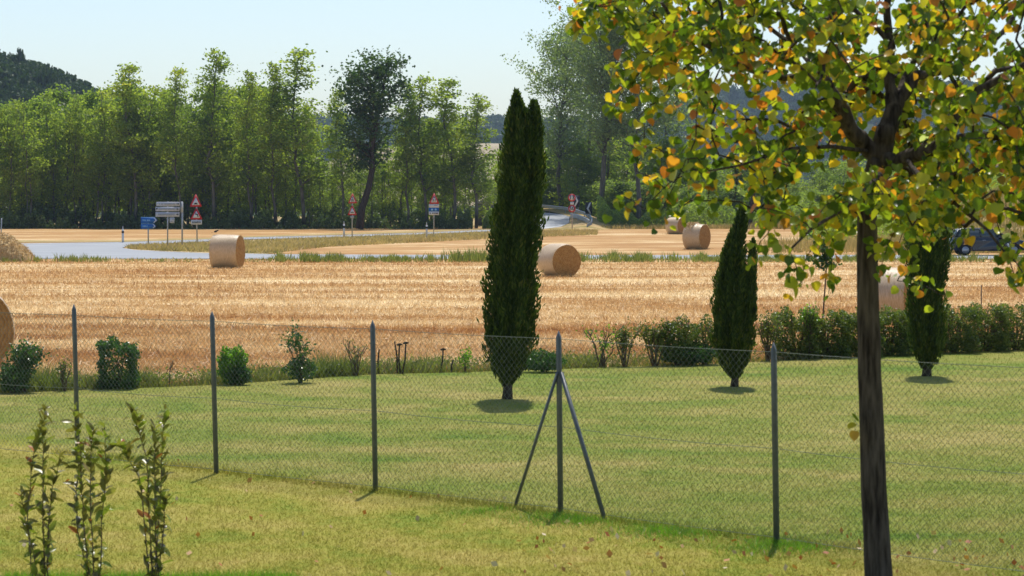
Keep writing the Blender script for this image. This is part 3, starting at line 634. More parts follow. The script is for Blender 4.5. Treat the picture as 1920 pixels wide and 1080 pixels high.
# plain pole
o, d = sign_root(341.5, 463, 'steel_pole', 'tall plain grey pole between the white panels and the warning triangles', 'pole')
pole(o, d, 341.5, 463, 342, 379, .055); plate('edge_on_plate', o, d, rect(340.9, 378, 343.4, 398), M_galv, .5, .06)
# triangles 1
o, d = sign_root(369.5, 457, 'warning_sign', 'double warning triangles over a small white plate, right of the direction panels', 'road sign', 'double warning triangle signs by the road')
pole(o, d, 369.7, 457, 368, 366)
triangle_sign(o, d, 367.4, 363, 387.6, 11.8, [[(363.3, 383.2), (364.8, 381.2), (367, 380), (369.2, 380.6), (371.5, 383.2)]])
triangle_sign(o, d, 368.4, 389, 411.4, 11.6, [[(366.6, 399.5), (368, 399.2), (368.6, 401.6), (366.9, 401.8)], [(368.4, 402), (371, 401.6), (372.4, 406.8), (370.4, 406.2), (370.2, 404)], rect(366.4, 401.2, 371.2, 402.6)])
b = plate('distance_plate', o, d, rect(358.4, 412.4, 378.8, 421), M_white, .02, .06); shapes('lettering', o, d, printbars(360.5, 376.8, 414.4, 419, 7, 3), M_black, .081, b)
# triangles 2
o, d = sign_root(660.2, 449.5, 'warning_sign', 'double warning triangles in front of the leaning dark trunk', 'road sign', 'double warning triangle signs by the road')
pole(o, d, 660.2, 449.5, 660.8, 363)
triangle_sign(o, d, 661.2, 361.5, 381.2, 8.6, [rect(658.6, 373.5, 659.6, 378), rect(662.6, 373.5, 663.6, 378), rect(660.6, 369.5, 661.6, 378)])
triangle_sign(o, d, 660.6, 384, 403.4, 9.0, [[(656.9, 398.8), (658, 396.6), (660, 397.8), (662, 396.4), (664, 398.8)]])
plate('small_plate', o, d, rect(657, 404.6, 664, 409), M_galv, .02, .06)
# triangle over blue panel
o, d = sign_root(813.5, 444.5, 'warning_sign', 'warning triangle above a white and blue panel on one pole', 'road sign')
pole(o, d, 813.3, 444.5, 814, 362, .04)
triangle_sign(o, d, 814, 361, 382.2, 9.8, [rect(813.2, 368.5, 814.8, 371.5), rect(811.5, 373, 813, 378), rect(815.4, 373, 816.6, 378)])
b = plate('white_panel', o, d, rect(804, 382.9, 823.2, 389.2), M_white, .02, .06); shapes('lettering', o, d, [rect(814, 384.6, 820, 385.6)], M_greyprint, .081, b)
b = plate('blue_panel', o, d, rect(804, 389.4, 823.2, 396.3), M_blue, .02, .06); shapes('symbol', o, d, [disc(810.2, 392.8, 2, 10), disc(817, 392.8, 2, 10)], M_ltblue, .081, b)
b = plate('text_panel', o, d, rect(804, 396.5, 823, 403.2), M_white, .02, .06); shapes('lettering', o, d, printbars(805.5, 821.5, 398.5, 401.2, 7, 9), M_black, .081, b)
# speed limit discs near the barrier
def digits(o, d, txt, cx, cy, h, mat, off, parent):
    cu = bpy.data.curves.new('t', 'FONT'); cu.body = txt; cu.align_x = 'CENTER'; cu.align_y = 'CENTER'; cu.size = h * 1.35; cu.extrude = .003; cu.offset = .012
    tmp = bpy.data.objects.new('t', cu); COL.objects.link(tmp); bpy.context.view_layer.update()
    me = bpy.data.meshes.new_from_object(tmp); bpy.data.objects.remove(tmp)
    q = ob('lettering', me, mat, parent); pt = at(cx, cy, d) - np.array(o.location); q.location = (pt[0], pt[1] - off, pt[2]); q.rotation_euler = (math.pi / 2, 0, 0)
zq = P(1073, 430, 234); o = thing('limit_sign', zq, 'two round red-rimmed limit signs on one pole by the crash barrier', 'road sign'); d = zq[1]
pole(o, d, 1073, 431, 1072.4, 366, .05)
for cy_, r_, tx in ((370.6, 7.2, '13'), (391.2, 7.0, '50')):
    p = plate('disc', o, d, disc(1072.3, cy_, r_), M_red, .02, .06); plate('white_field', o, d, disc(1072.3, cy_, r_ * .68), M_white, .005, .081, p)
    digits(o, d, tx, 1072.3, cy_, 7.2 * d / F, M_black, .09, p)
plate('small_plate', o, d, rect(1069, 379, 1076, 383.6), M_white, .02, .06)
for q in ((1064.5, 392, 394.5), (1067, 406, 411)): pass
# chevron boards
for (c, lab, d) in ((((1076, 366), (1082.5, 375.5), (1087, 388)), 'black and white chevron board just right of the round limit signs', 246), (((1099, 379), (1106, 388), (1102, 398)), 'black and white chevron board at the end of the crash barrier', 252)):
    x0, y0 = (c[0][0], c[0][1]); o = thing('chevron_sign', P(x0 + 4, y0 + 34, d), lab, 'road sign')
    s = 1 if x0 < 1090 else -1
    b = plate('board', o, d, rect(x0 - 1.5, y0, x0 + 11, y0 + 22), M_black, .03, .03)
    xx = x0 + (0 if s > 0 else 9.5)
    shapes('chevron', o, d, [[(xx, y0 + .6), (xx + s * 3, y0 + .6), (xx + s * 8.5, y0 + 11), (xx + s * 3, y0 + 21.4), (xx, y0 + 21.4), (xx + s * 5, y0 + 11)]] if s > 0 else [[(xx, y0 + .6), (xx - 3, y0 + .6), (xx - 8.5, y0 + 12), (xx - 3, y0 + 21.4), (xx, y0 + 21.4), (xx - 5, y0 + 12)]], M_white, .061, b)
    for kx in (1.5, 8): part('pole', MB().tube([P(x0 + kx, y0 + 20, d), P(x0 + kx, y0 + 36, d)], .035, 6), M_galv, o, world=True)
# left edge pole with a small plate
o, d = sign_root(1.5, 452, 'steel_pole', 'thin grey pole with a small blue and white plate at the very left edge', 'pole')
pole(o, d, 1.5, 452, 3, 409, .045); b = plate('small_plate', o, d, rect(-4, 440, 4.5, 448), M_white, .02, .06); shapes('stripe', o, d, [rect(-4, 441.2, 2.4, 443.6), rect(-4, 445.6, 2.4, 447.2)], M_blue, .081, b)
# white marker posts
for px, yb, yt, lab in ((230.5, 455, 430, 'white marker post at the far side of the left junction'), (645, 447.5, 420, 'white marker post left of the double warning triangles'), (800, 446, 422, 'white marker post left of the sign with the blue panel')):
    b = G(px, yb); o = thing('marker_post', b, lab, 'marker post', 'white road marker posts'); h = (yb - yt) / F * b[1]
    part('post', MB().box((0, 0, h / 2), (.15, .10, h), taper=.92), M_white, o)
    part('black_band', MB().box((0, 0, h * .80), (.155, .105, h * .16)), M_black, o); part('tip', MB().tube([(0, 0, h), (0, 0, h + .22)], [.045, .01], 6), M_white, o)

# crash barrier on the ramp, bridge deck behind
def w_beam(mb, pts, hgt=.32):
    pts = np.array(pts); n = len(pts); tn = unit(np.gradient(pts, axis=0)); nn = unit(np.stack([tn[:, 1], -tn[:, 0], 0 * tn[:, 0]], 1))
    prf = [(-.5, 0), (-.36, .07), (-.2, .07), (0, 0), (.2, .07), (.36, .07), (.5, 0)]
    prf2 = [(a, b + .012) for a, b in prf[::-1]]
    rows = [pts + np.array([0, 0, a * hgt]) + nn * b for a, b in prf + [(a, b - .024) for a, b in prf[::-1]]]
    m_ = len(rows); v = np.array(rows).transpose(1, 0, 2).reshape(-1, 3)
    i = np.arange(n - 1)[:, None] * m_; j = np.arange(m_)[None]; k = (j + 1) % m_
    mb.add(v, np.stack([i + j, i + k, i + m_ + k, i + m_ + j], -1).reshape(-1, 4)); return mb
o = thing('crash_barrier', P(1060, 400, 264), 'long grey crash barrier along the ramp, curling round at its right end', 'crash barrier')
run = [P(*q) for q in [(893, 379, 282), (930, 382, 280), (990, 385, 276), (1030, 387.5, 271), (1060, 391, 266), (1080, 395, 261), (1096, 400, 256), (1106, 405, 251), (1110.5, 411, 247), (1109, 418, 243), (1101, 423.5, 240)]]
part('rail', w_beam(MB(), run, .36), M_galv, o, world=True)
run2 = [P(*q) for q in [(1070, 404, 254), (1084, 406.5, 250), (1098, 412, 245), (1106, 417, 242)]]
part('rail', w_beam(MB(), run2, .5), M_galv, o, world=True)
for q in run + run2[1:]:
    part('post', MB().box(q + np.array([0, .08, -.45]), (.1, .08, 1.1)), M_galv, o, world=True)
o = thing('bridge', P(905, 400, 290), 'dark little bridge at the end of the wood, left of the tall cypress', 'bridge')
dk = MB(); a0, a1 = P(893, 384, 284), P(1000, 388, 280); b0, b1 = a0 + np.array([0, 7, 0]), a1 + np.array([0, 7, 0]); dn = np.array([0, 0, -.55])
dk.add([a0, a1, b1, b0, a0 + dn, a1 + dn, b1 + dn, b0 + dn], [[0, 1, 2, 3], [7, 6, 5, 4], [0, 4, 5, 1], [1, 5, 6, 2], [2, 6, 7, 3], [3, 7, 4, 0]]); part('deck', dk, M_concrete, o, world=True)
part('parapet', MB().add([a0 + np.array([0, -.03, .0]), a1 + np.array([0, -.03, 0]), a1 + np.array([0, -.03, .28]), a0 + np.array([0, -.03, .28]), a0 + np.array([0, .2, .0]), a1 + np.array([0, .2, 0]), a1 + np.array([0, .2, .28]), a0 + np.array([0, .2, .28])], [[0, 1, 2, 3], [5, 4, 7, 6], [3, 2, 6, 7], [0, 3, 7, 4], [1, 5, 6, 2]]), M_concrete, o, world=True)
for q in (a0, (a0 + a1) / 2):
    part('pier', MB().box((q[0] + .4, q[1] + 3.5, (q[2] - .55 - .2) / 2), (.8, 6.6, q[2] - .55 + .2)), M_concrete, o, world=True)

# ------------------------------------------------------------------ car on the road at the right
co = thing('parked_car', (0, 0, 0), 'dark blue hatchback on the road at the right, seen between the leaves', 'car')
cx0 = onground(1784, 126, .02); co.location = tuple(cx0)
def prism_xz(mb, prof_, y0, y1, inset=0.0):
    p = np.array(prof_); n = len(p); c = p.mean(0)
    A = np.c_[p[:, 0], np.full(n, y0), p[:, 1]]; B = np.c_[p[:, 0], np.full(n, y1), p[:, 1]]
    m0 = c + (p - c) * (1 - inset); A0 = np.c_[m0[:, 0], np.full(n, y0 - .06), m0[:, 1]]; B0 = np.c_[m0[:, 0], np.full(n, y1 + .06), m0[:, 1]]
    i = np.arange(n); k = (i + 1) % n
    mb.add(np.vstack([A0, A, B, B0]), np.arange(n)[None, ::-1], (np.arange(n) + 3 * n)[None], np.stack([i, k, k + n, i + n], -1), np.stack([i + n, k + n, k + 2 * n, i + 2 * n], -1), np.stack([i + 2 * n, k + 2 * n, k + 3 * n, i + 3 * n], -1)); return mb
arch = lambda c, r=.36: [(c + r * math.cos(a), .30 + r * math.sin(a)) for a in np.linspace(math.pi, 0, 9)]
body = [(.02, .5), (.05, .86), (.16, .97), (1.5, .98), (2.95, .96), (3.3, .93), (3.85, .80), (4.08, .66), (4.12, .42), (4.05, .28), (3.76, .27)] + arch(3.38)[::-1] + [(3.0, .24), (1.12, .24)] + arch(.76)[::-1] + [(.3, .27), (.06, .32)]
part('body', prism_xz(MB(), body, .06, 1.62, .03), M_carpaint, co)
gh = MB(); gb = np.array([(.14, .95), (3.18, .93), (2.25, 1.40), (1.9, 1.45), (.72, 1.45), (.42, 1.36)])
n = len(gb); y0s = [.12, .12, .27, .28, .28, .27]
gh.add(np.vstack([np.c_[gb[:, 0], y0s, gb[:, 1]], np.c_[gb[:, 0], 1.68 - np.array(y0s), gb[:, 1]]]), np.arange(n)[None], (np.arange(n) + n)[None, ::-1], np.stack([np.arange(n), np.arange(n) + n, (np.arange(n) + 1) % n + n, (np.arange(n) + 1) % n], -1))
part('cabin_glass', gh, M_glass, co)
part('roof', MB().add([(.42, .25, 1.37), (.72, .26, 1.462), (1.9, .26, 1.462), (2.27, .25, 1.405), (.42, 1.43, 1.37), (.72, 1.42, 1.462), (1.9, 1.42, 1.462), (2.27, 1.43, 1.405), (.42, .25, 1.33), (2.27, .25, 1.36), (1.9, .26, 1.41), (.72, .26, 1.41)], [[0, 1, 5, 4], [1, 2, 6, 5], [2, 3, 7, 6], [0, 8, 11, 1], [1, 11, 10, 2], [2, 10, 9, 3]]), M_carpaint, co)
for xa, xb, za, zb in ((3.16, 2.24, .93, 1.41), (1.62, 1.56, .95, 1.44), (.9, .95, .95, 1.44), (.16, .44, .95, 1.38)):
    for y_, yt in ((.105, .255), (1.575, 1.425)):
        part('pillar', MB().tube([(xa, y_, za), (xb, yt, zb)], .035, 6), M_carpaint, co)
for x_ in (.76, 3.38):
    for y_ in (.02, 1.46):
        wv = part('wheel', MB().tube([(x_, y_, .30), (x_, y_ + .2, .30)], .30, 24), M_tyre, co)
        part('rim', MB().tube([(x_, y_ - .012 if y_ < 1 else y_ + .2, .30), (x_, y_ + .01 if y_ < 1 else y_ + .212, .30)], .19, 16), M_rim, wv)
part('door_mirror', MB().box((2.62, .0, 1.0), (.16, .14, .11)), M_carpaint, co)
for y_ in (.2, 1.28): part('headlight', MB().box((3.93, y_ + .1, .68), (.24, .3, .12)), M_lamp, co)
part('door_handle', MB().box((1.75, .0, .82), (.16, .04, .03)), M_rim, co); part('bumper', MB().box((4.06, .84, .40), (.14, 1.5, .2)), M_carpaint, co)
o = thing('leaning_post', P(1903, 486, 122), 'pale metal post leaning beside the dark car at the right edge', 'post')
part('post', MB().tube([P(1889, 457, 122), P(1904, 487, 122)], [.045, .05], 6), M_galv, o, world=True); part('rail', MB().tube([P(1906, 491, 121), P(1965, 497, 118)], .04, 6), M_galv, o, world=True)
o = thing('thin_stake', G(1840, 600), 'thin rusty stake standing above the hedge at the right', 'stake')
o.location = tuple(onground(1840, 50)); part('stake', MB().tube([onground(1841, 50), P(1840, 535, 50)], .012, 6), M_twig, o, world=True)

# ------------------------------------------------------------------ cypresses
def cypress(px, base_y, profile, spires, label, seed, n=15000, top_soft=1.0):
    rng = np.random.default_rng(seed); b = G(px, base_y); d = b[1]; o = thing('cypress_tree', b, label, 'cypress', 'columnar cypresses on the lawn')
    sc_ = d / F; prof_ = sorted(profile, key=lambda q: -q[0])
    zs = np.array([P(0, q[0], d)[2] for q in prof_]); cx = np.array([((q[1] + q[2]) / 2 - 960) * sc_ for q in prof_]); rd = np.array([(q[2] - q[1]) / 2 * sc_ for q in prof_])
    tp = [(b[0], d, -.05), (b[0] + .01, d, .12), (cx[0], d, zs[0] + .15), (np.interp(zs[-1] * .5, zs, cx), d, zs[-1] * .5), (cx[-1], d, zs[-1] * .9)]
    tr = .075 if n > 12000 else .06
    part('trunk', MB().tube(tp, [tr * 1.25, tr, tr * .8, tr * .5, .01], 9), M_bark, o, True, True)
    mb = MB()
    def col(zs, cx, rd, m_, ph):
        # dark inner mass, then sprays of scale leaves pointing upwards
        nn = 26; zz = np.linspace(zs[0] + .06, zs[-1] - .1, nn); c_ = np.interp(zz, zs, cx); r_ = np.interp(zz, zs, rd) * .62
        mb.tube(np.stack([c_, np.full(nn, d), zz], 1), r_, 12)
        w_ = np.interp(np.linspace(zs[0], zs[-1], 400), zs, rd); cdf = np.cumsum(w_ + .03); cdf /= cdf[-1]
        z = np.interp(rng.uniform(0, 1, m_), cdf, np.linspace(zs[0], zs[-1], 400)); an = rng.uniform(0, 6.283, m_)
        lump = .80 + .26 * np.abs(np.sin(an * 3.5 + .9 * np.sin(z * 1.3 + ph) + ph)) + .09 * np.sin(an * 9 - z * 5.3 + ph * 2) + .09 * np.sin(z * 13 + an * 4 + ph)
        r = np.interp(z, zs, rd) * lump * (1 - .42 * rng.uniform(0, 1, m_) ** 1.8) * .97
        stray = rng.random(m_) < .05; r = np.where(stray, r * rng.uniform(1.0, 1.2, m_), r)
        p = np.stack([np.interp(z, zs, cx) + r * np.cos(an), d + r * np.sin(an), z], 1)
        ax = np.stack([np.cos(an) * .33, np.sin(an) * .33, np.full(m_, 1.0)], 1)
        leafquads(mb, p, .085, rng, 3.2, axis=unit(ax) * 1.3)
    col(zs, cx, rd, n, seed)
    for (pts) in spires:
        q = sorted(pts, key=lambda q: -q[0]); z2 = np.array([P(0, a[0], d)[2] for a in q]); c2 = np.array([((a[1] + a[2]) / 2 - 960) * sc_ for a in q]); r2 = np.array([(a[2] - a[1]) / 2 * sc_ for a in q])
        col(z2, c2, r2, int(n * .18), seed + 3)
    part('crown', mb, M_cyp, o, world=True); return o
cypress(951, 748, [(722, 943, 960), (712, 936, 968), (695, 924, 980), (670, 914, 992), (640, 909, 1004), (600, 908, 1008), (560, 909, 1010), (520, 912, 1006), (450, 919, 1014), (400, 926, 1018), (350, 933, 1021), (300, 937, 1020), (260, 942, 1012), (230, 947, 1000), (210, 952, 990), (190, 957, 980), (168, 964, 971)], [[(330, 968, 1021), (280, 972, 1019), (240, 978, 1016), (210, 986, 1013), (188, 996, 1006)]], 'tallest dark cypress with a forked tip, left of the braced fence post', 41, 21000)
cypress(1377, 725, [(706, 1368, 1388), (695, 1360, 1394), (675, 1350, 1404), (640, 1339, 1415), (600, 1336, 1416), (560, 1337, 1414), (520, 1341, 1404), (480, 1351, 1398), (450, 1362, 1397), (425, 1373, 1401), (405, 1380, 1401), (382, 1388, 1397)], [[(600, 1390, 1418), (540, 1398, 1419), (500, 1400, 1419), (470, 1404, 1418), (448, 1409, 1415)]], 'middle smaller cypress with a thin side spire, in front of the hedge gap', 42, 11500)
cypress(1737, 705, [(690, 1730, 1748), (678, 1722, 1758), (655, 1711, 1768), (620, 1704, 1774), (580, 1702, 1774), (540, 1702, 1772), (500, 1699, 1778), (465, 1697, 1783), (430, 1700, 1784), (400, 1710, 1776), (370, 1725, 1765), (335, 1740, 1750)], [], 'right cypress between the big tree trunk and the right edge', 43, 12500)

# ------------------------------------------------------------------ bushes, weeds and stakes between lawn and field
def bush(px, base_y, w_, h_, label, mat, seed, leaf=.05, n=1500, stems=7, bare=0.0, shape='round', name='bush', up=.3, cat='bush', stemr=.008, group=None):
    rng = np.random.default_rng(seed); b = G(px, base_y); d = b[1]; s = d / F; W = w_ * s / 2; H = h_ * s
    o = thing(name, b, label, cat, group); st = MB(); tips = []
    for k in range(stems):
        an = rng.uniform(0, 6.28); rr_ = W * rng.uniform(.15, .95); hh = H * rng.uniform(.6, 1.0)
        e = np.array([rr_ * math.cos(an), rr_ * math.sin(an) * .7, hh]); q = [np.array([e[0] * .12, e[1] * .12, -.03]), e * np.array([.3, .3, .3]) + rng.normal(0, .02, 3), e * np.array([.6, .6, .62]) + rng.normal(0, .03, 3), e]
        st.tube(q, [stemr * 1.3, stemr, stemr * .8, stemr * .4], 5); tips.append(np.array(q))
        for _ in range(2):
            f_ = rng.uniform(.4, .8); s0 = q[1] + (q[3] - q[1]) * f_; e2 = s0 + np.array([rng.normal(0, W * .3), rng.normal(0, W * .25), H * rng.uniform(.1, .28)]); st.tube([s0, (s0 + e2) / 2 + rng.normal(0, .01, 3), e2], [stemr * .6, stemr * .5, stemr * .25], 4); tips.append(np.array([s0, s0, (s0 + e2) / 2, e2]))
    part('stem', st, M_twig, o, kind='stuff')
    if n:
        mb = MB()
        if shape == 'box':
            p = rng.uniform(-1, 1, (n, 3)); e = rng.integers(0, 3, n); k = np.arange(n); p[k, e] = np.sign(p[k, e]) * rng.uniform(.75 if name == 'bush' else .2, 1.0, n); p[:, 2] = (p[:, 2] + 1) / 2
            rr2 = 1 / np.maximum(1, np.linalg.norm(p[:, :2], axis=1)); p[:, 0] *= rr2 ** (.6 if name == 'bush' else .1); p[:, 1] *= rr2 ** (.6 if name == 'bush' else .1)
            p = p * np.array([W * .95, W * .8, H * .95]) * (1 + .09 * np.sin(p[:, 2:] * 14 + p[:, :1] * 9 + seed)) + rng.normal(0, .022, (n, 3)); p[:, 2] += .03 + .05 * np.sin(p[:, 0] * 11 + seed) * (p[:, 2] > H * .6)
        elif shape == 'round':
            u = unit(rng.normal(size=(n, 3))); r_ = rng.uniform(.1, 1, n)[:, None] ** .4 * (1 + .16 * np.sin(u[:, :1] * 6 + seed) * np.cos(u[:, 2:] * 7)); p = u * r_ * np.array([W, W * .8, H * .52]); p[:, 2] += H * .5; p = p[p[:, 2] > .02]
        else:
            T = np.array(tips); k = rng.integers(0, len(T), n); f_ = rng.uniform(.3 + bare * .6, 1.05, n); i0 = np.minimum((f_ * 3).astype(int), 2); fr = (f_ * 3 - i0)[:, None]
            p = T[k, i0] * (1 - fr) + T[k, i0 + 1] * fr + rng.normal(0, .035 if shape == 'twig' else .06, (n, 3)); p = p[p[:, 2] > .02]
        leafquads(mb, p, leaf, rng, 1.7, up=up); part('foliage', mb, mat, o)
    return o
bush(42, 735, 84, 92, 'dark green bush of several shoots at the far left edge of the lawn', M_bushd, 1, .055, 1700, 12, .0, 'shoots')
bush(25, 737, 62, 55, 'low rounded bush at the foot of the far left shoots', M_bushd, 19, .055, 1500, 6)
bush(121, 733, 38, 62, 'thin brownish see-through shrub just left of the leftmost fence post', M_hedge, 2, .04, 260, 9, .1, 'twig', cat='shrub')
bush(222, 728, 74, 84, 'dense dark clipped bush, squarest of the left row', M_bushd, 3, .05, 5200, 10, 0, 'box')
bush(209, 652, 14, 30, 'fresh sprig', M_bushl, 31, .05, 10, 1) if False else None
sp = bpy.data.objects[-1] if False else None
bush(317, 722, 24, 46, 'nearly bare dead twig pair between the square bush and the second post', M_fallen, 4, .035, 40, 3, .5, 'twig', cat='twig')
bush(436, 721, 60, 72, 'bright green bush right of the second fence post', M_bushl, 5, .05, 2600, 9)
bush(447, 722, 50, 36, 'dark low growth at the foot of the bright green bush', M_bushd, 25, .05, 1300, 5)
bush(566, 718, 74, 98, 'loose little tree with separate leaf tufts between second and third posts', M_bushd, 6, .05, 520, 4, .75, 'shoots', cat='small tree', stemr=.012)
bush(563, 718, 62, 52, 'dark leafy growth under the loose little tree', M_bushd, 26, .05, 900, 6)
bush(668, 704, 66, 68, 'thin branching shrub with few leaves just left of the third post', M_hedge, 7, .04, 150, 8, .3, 'twig', cat='shrub', stemr=.010)
bush(873, 697, 22, 46, 'small upright light green shoot left of the tall cypress', M_bushl, 8, .05, 220, 3, 0, 'shoots', cat='shoot')
bush(1018, 698, 84, 42, 'low dark spreading bush behind the braced fence post', M_bushd, 9, .045, 2400, 8)
for k, (px, yb, yt, kx, lab) in enumerate([(745, 700, 640, -5, 'left one of three bare dark stems right of the third post'), (751, 701, 647, -2, 'middle one of three bare dark stems right of the third post'), (754, 701, 644, 7, 'right one of three bare dark stems right of the third post'),
                                         (711, 700, 655, 0, 'single bare stem close right of the third post'), (824, 698, 656, 7, 'bare knobbed stem left of the short stake'), (847, 698, 674, 3, 'short dark stake left of the light green shoot')]):
    b = G(px, yb); o = thing('bare_stem', b, lab, 'stem', 'bare pruned stems between lawn and field'); d = b[1]; e = P(px + kx, yt, d); m_ = (b + e) / 2 + np.array([.02 * (-1) ** k, 0, 0])
    part('stem', MB().tube([b - np.array([0, 0, .03]), m_, e], [.018, .015, .013], 7), M_bark, o, True, True)
    if k in (1, 2, 4):
        part('knob', MB().tube([e + np.array([-.05, 0, 0]), e + np.array([0, 0, .012]), e + np.array([.05, 0, 0.01])], [.012, .024, .010], 6), M_bark, o, True, True)
# hedge on the right: one thing per shrub
hv = []; rngh = random.Random(6)
HG = 'shrubs of the uneven hedge along the right side of the lawn'
hedge = [(1130, 688, 66, 72, 'light green sprawling shrub at the ragged left end of the hedge', M_bushl, 260, 6, 'shoots'), (1172, 687, 66, 72, 'dark curved-stem shrub, second from the ragged left end of the hedge', M_hedge, 900, 5, 'shoots'),
         (1228, 686, 64, 84, 'hedge shrub with see-through stems left of the middle cypress', M_hedge, 1300, 7, 'shoots'), (1272, 685, 80, 90, 'broad leafy hedge shrub left of the middle cypress', M_hedge, 4200, 8, 'round'), (1322, 683, 70, 88, 'hedge shrub touching the middle cypress on its left', M_hedge, 2300, 7, 'round'), (1290, 684, 120, 44, 'low dark underbrush below the broad leafy hedge shrub', M_bushd, 3200, 6, 'round'),
         (1440, 676, 60, 88, 'open hedge shrub with bare stems right of the middle cypress', M_hedge, 1100, 8, 'shoots'), (1492, 672, 70, 92, 'dark hedge shrub just right of the rightmost fence post', M_hedge, 4200, 8, 'box'), (1520, 673, 44, 112, 'fresh light green shrub sticking up out of the hedge', M_bushl, 420, 6, 'shoots'),
         (1552, 670, 72, 86, 'hedge shrub below the slender young tree', M_hedge, 4600, 8, 'box'), (1612, 668, 70, 88, 'hedge shrub behind the big tree trunk', M_hedge, 4200, 8, 'box'), (1668, 666, 66, 88, 'hedge shrub between the big trunk and the right cypress', M_hedge, 4200, 8, 'box'), (1722, 664, 70, 86, 'hedge shrub behind the right cypress', M_hedge, 3600, 8, 'box'),
         (1790, 661, 74, 88, 'hedge shrub just right of the right cypress', M_hedge, 4600, 8, 'box'), (1850, 658, 70, 86, 'hedge shrub below the thin rusty stake', M_hedge, 4200, 8, 'box'), (1905, 656, 66, 84, 'hedge shrub at the right edge of the photo', M_hedge, 3000, 8, 'box')]
for k, (px, by, w_, h_, lab, mt, n, st_, shp) in enumerate(hedge):
    if shp == 'box': w_ *= 1.2; n = int(n * 1.75); h_ *= .95
    bush(px, by, w_, h_, lab, mt, 60 + k, .05 if mt is not M_hedge else .046, n, st_ + 2, .25, shp, 'hedge_shrub', cat='hedge shrub', stemr=.014, group=HG)
# slender young tree beyond the hedge
o = thing('young_tree', onground(1541, 49), 'slender young tree with a thin bare stem rising from the hedge', 'young tree'); d = 49
rng = np.random.default_rng(71); e0, e1 = onground(1543, 49), P(1549, 508, 49); part('stem', MB().tube([e0, P(1544, 580, 49), e1, P(1553, 455, 49)], [.022, .018, .014, .006], 7), M_twig, o, True, True)
br = MB(); lf = MB(); C = []
for k in range(16):
    s0 = P(1549 + rng.uniform(-1, 2), rng.uniform(465, 512), 49); e = P(1552 + rng.normal(0, 20), rng.uniform(440, 500), 49) + np.array([0, rng.normal(0, .15), 0]); br.tube([s0, (s0 + e) / 2 + np.array([0, 0, .02]), e], [.007, .005, .003], 4); C += [s0 + (e - s0) * f_ for f_ in np.linspace(.35, 1.05, 9)]
part('branch', br, M_twig, o, world=True, kind='stuff'); C = np.repeat(np.array(C), 4, 0); leafquads(lf, C + rng.normal(0, .045, C.shape), .075, rng, 1.5); part('foliage', lf, M_bushd, o, world=True)

# weeds strip at the lawn's edge
rng = np.random.default_rng(12); mb = MB(); n = 46000
px = rng.uniform(-150, 2050, n); x0 = (px - 960) / F; yy = np.interp(x0 * 40, LEx, LEy); off = rng.gamma(2.0, .38, n); d = yy + off; x = x0 * d; d = np.interp(x, LEx, LEy) + off
wv = .5 + .5 * np.sin(px * .023) * np.sin(px * .011 + 1); dens = np.where(px < 1120, .5 + .5 * wv, .35); k_ = rng.random(n) < dens
b = np.stack([x, d, np.full(n, -.02)], 1)[k_]; hh = (.07 + .13 * wv[k_]) * np.where(px[k_] < 1120, 1, .6) * rng.choice([.6, 1, 1.5], k_.sum())
blades(mb, b, hh, .022, rng, .45, .6)
q = b[rng.random(len(b)) < .35].copy(); q[:, 2] += rng.uniform(.02, .22, len(q)); leafquads(mb, q, .05, rng, 1.8)
stuff('weeds', mb, M_weed, 'untidy green weeds between the lawn and the stubble field', 'weeds')
# green band along the near side of the road
mb = MB(); n = 42000; px = rng.uniform(-100, 2050, n); d = rng.uniform(113.5, 119.8, n)
hgt = np.interp(px, [-100, 60, 120, 300, 480, 520, 600, 700, 780, 850, 1000, 1100, 1300, 1500, 2050], [.12, .22, .24, .08, .06, .30, .28, .22, .20, .42, .40, .34, .26, .24, .26]) * (1 + .35 * np.sin(px * .07) * np.sin(px * .19))
keep = rng.random(n) < np.interp(px, [-100, 200, 480, 500, 2050], [.4, .3, .2, .75, .7]) * np.clip(.55 + .5 * np.sin(px * .043 + 1) + .45 * np.sin(px * .111) + .3 * np.sin(px * .29), .12, 1); blades(mb, np.stack([(px - 960) / F * d, d, np.full(n, -.02)], 1)[keep], hgt[keep], .06, rng, .3, .6)
stuff('roadside_grass', mb, M_weed, 'band of tall green grass along the near side of the road', 'grass')
mb = MB(); n = 22000; px = rng.uniform(240, 1120, n); py = rng.uniform(0, 1, n)
yl = np.interp(px, [240, 300, 400, 560, 780, 960, 1120], [464, 459, 455, 448, 441, 434, 431]); yh = np.interp(px, [240, 300, 500, 620, 960, 1120], [466, 470.5, 475.5, 462, 446, 440]); yy = yl + (yh - yl) * py
t_ = HC * F / (yy - 375); blades(mb, np.stack([(px - 960) / F * t_, t_, np.full(n, -.02)], 1), .2, .07, rng, .6, .7)
stuff('verge_grass', mb, M_dryweed, 'dry olive grass on the verge between the two roads', 'grass')

# lawn blades and stubble straws
rng = np.random.default_rng(15)
def scatter(n, d0, d1, power=1.0, m=.235):
    u = rng.uniform(0, 1, n); d = 1 / (1 / d0 + (1 / d1 - 1 / d0) * u) if power == 1 else d0 + (d1 - d0) * u; x = rng.uniform(-m, m, n) * d; return x, d
mb = MB(); x, d = scatter(330000, 16.5, 50); k_ = d < np.interp(x, LEx, LEy) + .1; x, d = x[k_], d[k_]
blades(mb, np.stack([x, d, np.full(len(x), -.005)], 1), .028, .0035 + d * .00018, rng, .9, .5)
